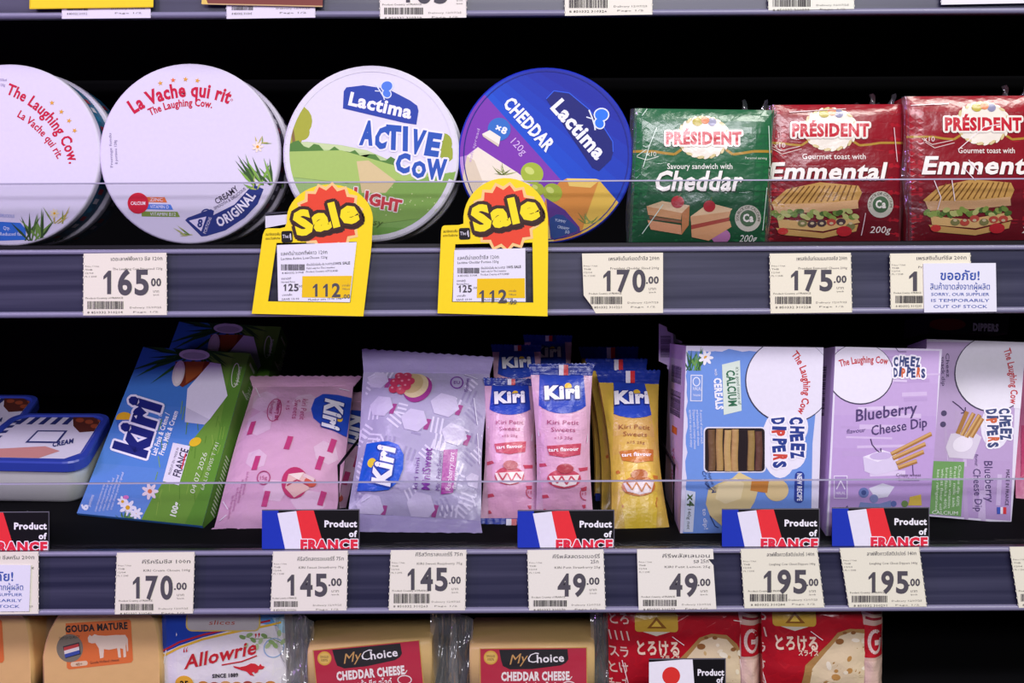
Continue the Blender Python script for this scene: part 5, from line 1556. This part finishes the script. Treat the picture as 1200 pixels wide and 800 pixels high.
def lerp_quad(q):
    (ax, ay), (bx, by), (cx, cy), (dx, dy) = q
    return lambda u, v: ((ax * (1 - u) + bx * u) * (1 - v) + (dx * (1 - u) + cx * u) * v, (ay * (1 - u) + by * u) * (1 - v) + (dy * (1 - u) + cy * u) * v)


def sheet(mb, pts, plane, col, thick=0.0003, kind='paper'):
    mb.prism([plane.hit(*p) + plane.n * 0 for p in pts], -plane.n * thick, M(col, kind))


RAILPL = front(-0.0029)


def price_number(c, s, x, y, w, h, col=INK, cents=None, L=2):
    """bold figures set one by one; the 1 has its flag"""
    cw = w / len(s)
    for i, ch in enumerate(s):
        px = x + i * cw
        if ch == '1':
            st = cw * .24; cx = px + cw * .56
            c.poly([(cx - st / 2, y), (cx - st / 2, y - h * .74), (cx - cw * .34, y - h * .62), (cx - cw * .34, y - h * .76), (cx - st * .2, y - h), (cx + st / 2, y - h), (cx + st / 2, y)], col, L)
        else:
            c.text(ch, px + cw * .5, y, cw * .84, h, col, bold=.032, an='c', L=L, res=5)
    if cents:
        c.text(cents[0], cents[1], cents[2], cents[3], cents[4], col, bold=.03, L=L)


def price_label(label, quad, s, num, cents, thai, eng, paper='#e9e4d2', bar=(.05, .50, .77, .90), seed=1, cut=None, thai2=None, plane=None, thaiv=.12, engv=.27, group='price labels in the shelf rails'):
    plane = plane or RAILPL
    f = lerp_quad(quad); ax, ay = quad[0]; w = quad[1][0] - quad[0][0]; h = quad[3][1] - quad[0][1]
    mb = MB()
    pts = cut or [f(u, v) for u, v in ((0, 0), (1, 0), (1, 1), (0, 1))]
    sheet(mb, pts, plane, paper)
    c = Canvas(mb, lambda px, py, hh: plane.hit(px, py) + plane.n * (hh + .00005), kind='paper', eps=.00006)
    if not cut:                                              # torn perforations down both sides
        for k in range(9):
            for u in (0.004, .996):
                x, y = f(u, (k + .5) / 9); sx = -1 if u < .5 else 1
                mb.face([plane.hit(x, y - 1.6) , plane.hit(x + sx * 1.1, y - .8), plane.hit(x + sx * 1.1, y + .8), plane.hit(x, y + 1.6)], M(paper, 'paper'))
    ang = math.degrees(math.atan2(quad[1][1] - ay, w))
    T = lambda t_, u, v, ww, hh, an='l', col=INK, b=0.0: c.text(t_, *f(u, v), ww * w if ww else None, hh, col, rot=ang, an=an, bold=b, res=1)
    T(thai, .95, thaiv, .62, 4.2, 'r')
    if thai2:
        T(thai2, .93, thaiv + .09, None, 4.2, 'r')
    T(eng, .95, engv, .60, 2.6, 'r', '#7a7672')
    for k, (tt, ww) in enumerate((('Price / Unit', .17), ('THB', .09), ('12/04', .10), ('PL 1 2345', .14))):
        T(tt, .02, .22 + k * .055, ww, 1.8, 'l', '#8a8680')
    if s:
        price_number(c, s, *num, cents=cents)
        x, y = cents[1] + cents[3] * .5, cents[2] + 7.5
        c.text('บาท', x, y, cents[3] * .55, 3, '#8a8680', an='c', res=1); c.text('/pack', x, y + 3.5, cents[3] * .6, 1.8, '#8a8680', an='c', res=1)
    u0, u1, v0, v1 = bar
    T('Product Country of FRANCE', u0 - .02, v0 - .035, u1 - u0, 2.0, 'l', '#5c5852')
    x0, y0 = f(u0, v0); x1, y1 = f(u1, v1)
    c.bars(x0, y0, x1, y1, '#4a4648', 2, seed)
    T('8 850332 310%d' % (200 + seed * 7), u0, v1 + .07, (u1 - u0) * .95, 2.6, 'l', '#5c5852')
    T('Delivery 12/07/25', .56, v1 - .01, .38, 2.0, 'l', '#8a8680'); T('Page 1/2', .60, v1 + .06, .3, 1.8, 'l', '#8a8680')
    o = mb.build('price_label')
    return tag(o, label, 'price label', group)


MIDQ = lambda x0, x1, y0, y1: [(x0, y0), (x1, y0), (x1, y1), (x0, y1)]
price_label('price label 165.00 in the middle rail under the round white boxes', [(98, 297), (195, 296), (195.5, 369), (97.5, 369.5)], '165', (117, 344.5, 59, 27.5), ('00', 177, 335, 12, 8.8), 'เดอะลาฟฟิ่งคาว ชีส 120ก', 'The Laughing Cow Processed 120g', seed=2)
price_label('price label 170.00 with torn lower corner, under the green pack', None or [(682, 297), (777, 296), (777, 366.5), (683, 367)], '170', (703, 341, 55, 24), ('.00', 757, 332, 15, 8), 'เพรสซิเด้นท์เชดด้าชีส 200ก', 'President Cheddar Sliced 200g', seed=3,
            cut=[(682, 297), (777, 296), (777, 366.5), (698, 367), (693, 358), (684, 346)], paper='#ebe6ce', bar=(.10, .50, .72, .85))
price_label('price label 175.00 under the middle red pack', [(902, 297), (997, 296), (998.5, 366), (903, 367)], '175', (923, 340, 54, 23), ('.00', 977, 331, 15, 8), 'เพรสซิเด้นท์เอมเมนทอลชีส 200ก', 'President Emmental Cheese 200g', seed=4, paper='#ebe6ce', bar=(.06, .52, .72, .85))
price_label('price label half covered by the apology slip, under the outermost red pack', [(1043, 297), (1137, 296), (1138, 361), (1044, 362)], '1', (1061, 341, 20, 23), ('.00', 1117, 331, 15, 8), 'เพรสซิเด้นท์ชีส 200ก', 'President Cheese 200g', seed=5, paper='#ebe6ce', bar=(.06, .40, .76, .90))


def apology(label, quad, plane, tilt=0):
    f = lerp_quad(quad); mb = MB(); w = quad[1][0] - quad[0][0]
    sheet(mb, quad, plane, '#e4e4ee'); c = Canvas(mb, lambda px, py, hh: plane.hit(px, py) + plane.n * (hh + .00005), kind='paper', eps=.00006)
    B = '#3a56a8'
    for t_, v, ww, hh, b in (('ขออภัย!', .34, .54, 10, .02), ('สินค้าขาดส่งจากผู้ผลิต', .54, .82, 7, .0), ('SORRY, OUR SUPPLIER', .665, .80, 3.4, .0), ('IS TEMPORARILY', .79, .80, 3.4, .0), ('OUT OF STOCK', .915, .74, 3.4, .0)):
        x, y = f(.5, v); c.text(t_, x, y, ww * w, hh, B, an='c', bold=b, rot=tilt, res=2)
    return tag(mb.build('stock_notice'), label, 'notice', 'out of stock notices')


apology('white apology slip in blue print over a price label in the middle rail', [(1082, 308.5), (1167, 308), (1168, 365), (1083, 366)], front(-0.0035))

L2 = 'lower rail'
price_label('price label beneath the apology slip at the shelf end, its edge showing', [(-52, 647), (45, 646), (45, 719), (-53, 720)], '', None, None, 'คีรีพลัส ชีสครีม 200ก', 'KIRI Cream 200g', seed=6)
apology('white apology slip in blue print at the end of the lower rail', [(-50, 661), (36, 662), (34, 716), (-52, 717)], front(-0.0035), 0)
price_label('price label 170.00 under the tilted blue-green box', [(137, 647.5), (228, 646.5), (226, 718.5), (134.5, 719.5)], '170', (152, 701, 52, 25.5), ('.00', 204, 690.5, 15, 8), 'คีรีครีมชีส 100ก', 'KIRI Cream Cheese 100g', seed=7, thaiv=.18, engv=.31, bar=(.07, .50, .83, .94))
price_label('price label 145.00 under the pink bag', [(320, 646), (407.5, 645), (406, 715), (317, 716)], '145', (333, 697.5, 52, 24.5), ('.00', 385, 686, 15.5, 8.5), 'คีรีสวีทสตรอเบอร์รี่ 75ก', 'KIRI Sweet Strawberry 75g', seed=8, paper='#eae5d8', thaiv=.16, engv=.29, bar=(.04, .36, .83, .93))
price_label('price label 145.00 under the lavender bag', [(458, 644.5), (546.5, 644), (545, 715), (455.5, 715)], '145', (474, 691, 52, 25), ('.00', 526, 683.5, 14, 8), 'คีรีสวีทราสเบอร์รี่ 75ก', 'KIRI Sweet Raspberry 75g', seed=9, paper='#eae6d6', thaiv=.10, engv=.24, bar=(.06, .54, .72, .88))
price_label('price label 49.00 under the pink sticks', [(618, 644.5), (707, 643.5), (709.5, 714), (620, 715)], '49', (652, 697.5, 36, 24.5), ('.00', 687.5, 684.5, 15, 8), 'คีรีพลัสสตรอเบอร์รี่', 'KIRI Petit Strawberry 25g', seed=10, paper='#ebe8da', thaiv=.14, thai2='25ก', engv=.31, bar=(.06, .50, .83, .94))
price_label('price label 49.00 with a dark nick in its edge, under the yellow stick', [(746.5, 643.5), (835.5, 643), (839.5, 713.5), (748.5, 714.5)], '49', (783, 697.5, 36, 24.5), ('.00', 817.5, 686, 15, 8), 'คีรีพลัสเลมอน', 'KIRI Petit Lemon 25g', seed=11, paper='#ebe8da', thaiv=.14, thai2='รส 25ก', engv=.31, bar=(.06, .50, .83, .94),
            cut=[(746.5, 643.5), (835.5, 643), (836.3, 655), (830, 655), (836, 662), (839.5, 713.5), (748.5, 714.5)])
price_label('price label 195.00 under the blue window box', [(868, 643), (957.5, 642), (966, 711.5), (872.5, 712.5)], '195', (891, 694, 56, 25.5), ('.00', 945, 686, 14, 8), 'ลาฟฟิ่งคาวชีสดิปเปอร์ 140ก', 'Laughing Cow Cheez Dippers 140g', seed=12, paper='#e9e6d0', thaiv=.13, engv=.28, bar=(.08, .55, .76, .89))
price_label('price label cut by the small blue card, under the upright lilac box', [(984, 642), (1077, 641), (1086, 710.5), (995, 711.5)], '195', (1014, 694, 52, 24), ('.00', 1064, 686, 14, 8), 'ลาฟฟิ่งคาวชีสดิปเปอร์ 140ก', 'Laughing Cow Cheez Dippers 140g', seed=13, paper='#e9e6d0', thaiv=.13, engv=.28, bar=(.06, .50, .80, .92))
price_label('price label at the right edge of the lower rail, mostly out of frame', [(1183, 640.5), (1275, 640), (1285, 711), (1194, 712)], '', None, None, 'ชีสสแน็ค 100ก', 'Cheese snack 100g', seed=14, paper='#e9e6d0')
# top rail
TP = RAILPL
price_label('top rail price label beneath the brown card corner, only a strip showing', [(265, -52), (369, -53), (369.5, 20.5), (265.5, 22)], '', None, None, 'ชีส', 'Cheese', seed=15, paper='#e2dce8', bar=(.06, .3, .80, .87))
price_label('top rail price label beneath the yellow card, only a strip showing', [(72, -51), (176, -52), (176.5, 21), (72.5, 22)], '', None, None, 'ชีส', 'Cheese', seed=16, paper='#e2dcea', bar=(.06, .3, .80, .87))
price_label('top rail price label with barcode and cut off figures, above the meadow round box', [(444, -50), (546, -51), (546.5, 20.5), (445.5, 22)], '165', (467, 3, 60, 26), ('00', 532, -6, 13, 8), 'ชีส', 'Cheese', seed=17, paper='#ebe6dc', bar=(.05, .50, .82, .94))
price_label('top rail price label with barcode above the gap before the green pack', [(661, -52), (764, -53), (764.5, 17), (662, 18.5)], '175', (683, -3, 58, 25), ('00', 748, -12, 13, 8), 'ชีส', 'Cheese', seed=18, paper='#ebe8d8', bar=(.05, .50, .72, .88))
price_label('top rail price label with barcode above the middle red pack', [(900, -56), (1000, -57), (1001, 10.5), (900.5, 12)], '175', (920, -12, 58, 25), ('00', 982, -18, 13, 8), 'ชีส', 'Cheese', seed=19, paper='#e9eada', bar=(.05, .50, .82, .95))
price_label('plain top rail price label strip above the outermost red pack', [(1102, -60), (1210, -61), (1210, 3.5), (1103, 5.5)], '', None, None, 'ชีส', 'Cheese', seed=20, paper='#e6e4ea', bar=(.05, .40, .70, .80))

for nm, lab, cat, pts, col, trim in (('promotion_card', 'yellow card hanging over the top rail, only its lower edge in view', 'sign', [(37, -70), (181, -72), (179.5, 8), (35, 10)], '#f2d21e', '#d8b810'),
                                    ('promotion_card', 'brown card hanging over the top rail, only its lower edge in view', 'sign', [(238, -74), (380, -74), (378, 7.5), (237, 4.5)], '#7c3f36', '#c8a878')):
    mb = MB(); pl = front(-0.0042); sheet(mb, pts, pl, col, .0005, 'card')
    c = Canvas(mb, lambda px, py, h: pl.hit(px, py) + pl.n * (h + .00005), kind='card')
    c.line([pts[3], pts[2]], 1.4, trim, 1); c.line([pts[3], pts[0]], 1.2, trim, 1)
    if 'brown' in lab:
        c.poly([(238, -10), (244, 5), (236, 4.6)], '#e0c060', 1.2)
    tag(mb.build(nm), lab, cat, 'promotion cards on the top rail')


# ------------------------------------------------------------------ sale tags
def sale_tag(label, outline, hole, slip, star, word, logo, holder, price, small, ypl):
    pl = front(ypl)
    lo = pl.hit(sum(p[0] for p in outline) / len(outline), max(p[1] for p in outline))
    t = thing('sale_tag', label, 'sale tag', lo, 'yellow sale tags')
    mb = MB(); m = M('#f6d81a', 'card'); th = -pl.n * .0005
    tri = tessellate_polygon([[Vector((x, y, 0)) for x, y in outline], [Vector((x, y, 0)) for x, y in hole]])
    allp = list(outline) + list(hole)
    for tr in tri:
        mb.face([pl.hit(*allp[k]) for k in tr], m); mb.face([pl.hit(*allp[k]) + th for k in reversed(tr)], m)
    for ring in (outline, hole):
        for a, b in zip(ring, ring[1:] + ring[:1]):
            mb.face([pl.hit(*a), pl.hit(*b), pl.hit(*b) + th, pl.hit(*a) + th], m)
    c = Canvas(mb, lambda px, py, h: pl.hit(px, py) + pl.n * (h + .00004), kind='card')
    cx, cy, r, rot = star
    c.star(cx, cy, r + 4, '#f0c884', 1, n=15, q=.86, rot=rot); c.star(cx, cy, r, '#e5482e', 2, n=15, q=.84, rot=rot)
    (x, y, w, h, wr) = word
    c.text('Sale', x + 1.5, y + 2, w, h, '#3c2420', rot=wr, bold=.055, L=4, out=('#3c2420', 4.6), res=2); c.text('Sale', x, y, w, h, '#f6e01e', rot=wr, bold=.055, L=6, out=('#3c2420', 4.0), res=2)
    lx, ly, lr = logo
    c.rrect(lx - 6.5, ly - 7, lx + 6.5, ly + 6.5, 2, '#141014', 3, lr); c.text('The1', lx - 5.2, ly + 1.5, 8.5, 4, '#e8e4ee', L=4, rot=lr); c.line([(lx + 4, ly - 4), (lx + 4.6, ly + 3.5)], 1, '#e8e4ee', 4)
    c.text('สมาชิกลดเพิ่ม', lx - 25, ly - 1.5, 17, 3, '#3c3010', L=3, rot=lr, res=1); c.text('เดอะวันพิเศษ', lx - 25, ly + 3.2, 17, 2.6, '#3c3010', L=3, rot=lr, res=1)
    mb.build('card_frame', t)
    sp = front(ypl - .0006); mb = MB(); sheet(mb, slip, sp, '#e6e4ee', .0002)
    f = lerp_quad(slip); w = slip[1][0] - slip[0][0]; ang = math.degrees(math.atan2(slip[1][1] - slip[0][1], w))
    s = Canvas(mb, lambda px, py, h: sp.hit(px, py) + sp.n * (h + .00004), kind='paper', eps=.00006)
    T = lambda t_, u, v, ww, hh, an='l', col=INK, b=0.0, L=2: s.text(t_, *f(u, v), ww * w if ww else None, hh, col, rot=ang, an=an, bold=b, res=1, L=L)
    T(small[0], .05, .19, .58, 4.2); T(small[1], .05, .27, .58, 3)
    x0, y0 = f(.05, .345); x1, y1 = f(.36, .46); s.bars(x0, y0, x1, y1, INK, 2, 5)
    T('8 850332 31908', .06, .52, .27, 2.2); T('เงื่อนไขโปรโมชั่น ถึง 31/07/25', .38, .38, .34, 2.4); T('Valid only for The1 member', .38, .44, .36, 2.2); T('Product Country of POLAND', .38, .50, .40, 2.2); T('100% SALE', .74, .37, .2, 3, b=.02)
    T('ราคาปกติ', .05, .62, .12, 2.4); T('Normal Price', .05, .68, .17, 2.2)
    s.poly([f(u, v) for u, v in ((.33, .56), (.99, .56), (.99, .93), (.33, .93))], '#ecc31c', 1.5)
    qx, qy = f(.06, .82); price_number(s, '125', qx, qy, w * .21, 8, L=2); T('.00', .27, .76, .06, 3); T('บาท/แพ็ค', .06, .91, .12, 2.2); T('SAVE 13.00', .05, .985, .22, 2.2)
    px, py, pw, ph = price
    price_number(s, '112', px, py, pw, ph, L=3); s.text('.00', px + pw + 1, py + 2, 9.5, 4.6, INK, L=3, bold=.02); s.text('บาท/แพ็ค', px + pw + 1, py - 12, 9, 2.4, INK, L=3, res=1); s.text('THB/pack', px + pw + 1, py - 8, 9, 2, INK, L=3, res=1)
    T('Member save 13.00 THB', .42, .985, .42, 2.4)
    mb.build('price_slip', t)
    hp = front(ypl + .0012)
    if holder:
        mb = MB(); mb.prism([hp.hit(*p) for p in holder[0]], -hp.n * .0004, M('#d8d6e2', 'plastic')); mb.prism([hp.hit(*p) for p in holder[1]], -hp.n * .0004, M('#2c2a38', 'plastic')); mb.build('holder', t)
    mb = MB(); bp_ = [f(.04, .05), f(1.03, .05), f(1.03, 1.05), f(.0, 1.05)]
    mb.prism([hp.hit(*p) for p in bp_], Vector((0, max(.0003, -ypl - .0022), 0)), M('#2c2b3e', 'plastic')); mb.build('clip_back', t)
    return t


def arc_pts(cx, cy, rx_, ry_, a0, a1, n=16):
    return [(cx + rx_ * math.cos(R(a0 + (a1 - a0) * k / n)), cy + ry_ * math.sin(R(a0 + (a1 - a0) * k / n))) for k in range(n + 1)]


sale_tag('yellow sale tag with slanted frame in front of the meadow round box',
         [(295, 367.5), (308, 275)] + arc_pts(313.5, 272.5, 4, 5, 200, 270, 4) + [(328, 267.5), (334, 266)] + arc_pts(386.5, 257, 50.5, 41, 176, 358, 22) + [(435.5, 285), (434.5, 296), (425.7, 370.5)],
         [(324, 284.5), (418, 283), (410.5, 354.5), (314, 353)], [(324.5, 287), (418, 283.5), (410, 354), (326, 352.5)], (386, 254, 37, 5), (348, 276, 77, 26, -14), (336.5, 277.5, -2),
         ([(311, 252), (338, 249), (338, 262), (311, 267)], [(310.5, 249), (338, 247.5), (338, 251), (311, 253)]), (364, 347.5, 36, 15), ('แลคติม่าแอคทีฟคาว 120ก', 'Lactima Active LowCheese 120g'), -0.0048)
sale_tag('yellow sale tag with upright frame in front of the blue and purple round box',
         [(512.7, 367), (517, 270)] + arc_pts(521.5, 268, 4, 4, 180, 270, 4) + [(538, 263.5), (543, 262)] + arc_pts(592.5, 257, 49.5, 48.5, 176, 360, 22) + [(642.3, 290), (641.6, 370.5)],
         [(533.5, 286), (624, 284), (625, 354.5), (529.5, 353.5)], [(532.5, 293), (615.6, 290.7), (616, 353.5), (530.5, 353)], (592, 254, 37.5, 8), (556, 271, 80, 27, -12.5), (544.5, 274, -2),
         None, (559, 354, 36, 14), ('แลคติม่าเชดด้าชีส 120ก', 'Lactima Cheddar Portion 120g'), -0.0048)


# ------------------------------------------------------------------ country cards
def country_card(label, x0, x1, y0, ybase, y, flagcols=None, japan=False):
    pl = front(y); w = x1 - x0
    k = w / 114.0; y1 = ybase
    mb = MB(); q = [(x0, y0), (x1, y0 - .5), (x1, y1), (x0, y1)]
    sheet(mb, q, pl, '#0e0c10', .0004, 'card'); c = Canvas(mb, lambda px, py, h: pl.hit(px, py) + pl.n * (h + .00004), clip=q, kind='card', eps=.00006)
    h = 52 * k
    c.line([(x0, y0 + .5), (x1, y0)], 1, '#6c6a74', 3); c.line([(x1 - .5, y0), (x1 - .5, y1)], 1, '#5c5a64', 3)
    if japan:
        c.poly([(x0, y0 + 4), (x0 + 51, y0), (x0 + 55, y1), (x0, y1)], '#eceaf0', 1)
        c.ell(x0 + 26, y0 + 20, 10.5, 10.5, '#d8322c', 2, n=28)
        c.text('Product', x1 - 2, y0 + 19.5, 31, 7, '#f0eef2', an='r', bold=.035, L=2); c.text('of', x1 - 3, y0 + 28, 8, 6.5, '#f0eef2', an='r', bold=.035, L=2); c.text('JAPAN', x1 - 3, y0 + 42, 38, 9, '#d8322c', an='r', bold=.06, L=3, out=('#f0eef2', 1))
    else:
        c.poly([(x0, y0 + 1), (x0 + 19 * k, y0 + 1), (x0 + 30 * k, y1), (x0, y1)], '#1d35b0', 1)
        c.poly([(x0 + 18 * k, y0 + 4 * k), (x0 + 40 * k, y0 + 1.5 * k), (x0 + 53 * k, y1), (x0 + 29 * k, y1)], '#e6e4f0', 1.5)
        c.poly([(x0 + 40 * k, y0 + 1.5 * k), (x0 + 60 * k, y0 - .5), (x0 + 76 * k, y1), (x0 + 51 * k, y1)], '#e8323a', 2)
        c.text('Product', x1 - 3 * k, y0 + 20 * k, 38 * k, 7.2 * k, '#f2f0f4', an='r', bold=.04, L=3); c.text('of', x1 - 3 * k, y0 + 31.5 * k, 9.5 * k, 6.8 * k, '#f2f0f4', an='r', bold=.04, L=3)
        c.text('FRANCE', x1 - 2 * k, y0 + 46.5 * k, 67 * k, 11 * k, '#e02c44', an='r', bold=.06, L=5, out=('#f4f0f4', 1.0))
    return tag(mb.build('country_card'), label, 'sign', 'product of France cards' if not japan else None)


for lab, x0, x1, y0 in (('Product of France card at the shelf end, in front of the tub', -57, 58, 599.5), ('Product of France card in front of the pink bag', 307, 421.5, 597), ('Product of France card in front of the pink sticks', 606.5, 720, 597.5),
                        ('Product of France card in front of the blue window box', 846, 960.5, 596), ('Product of France card in front of the upright lilac box', 975, 1089, 594.5)):
    country_card(lab, x0, x1, y0, 652, 0.0052)
country_card('small Product of Japan card with red disc in front of the red packs', 760.5, 850.5, 771.5, foot(805, 0.006), 0.006, japan=True)
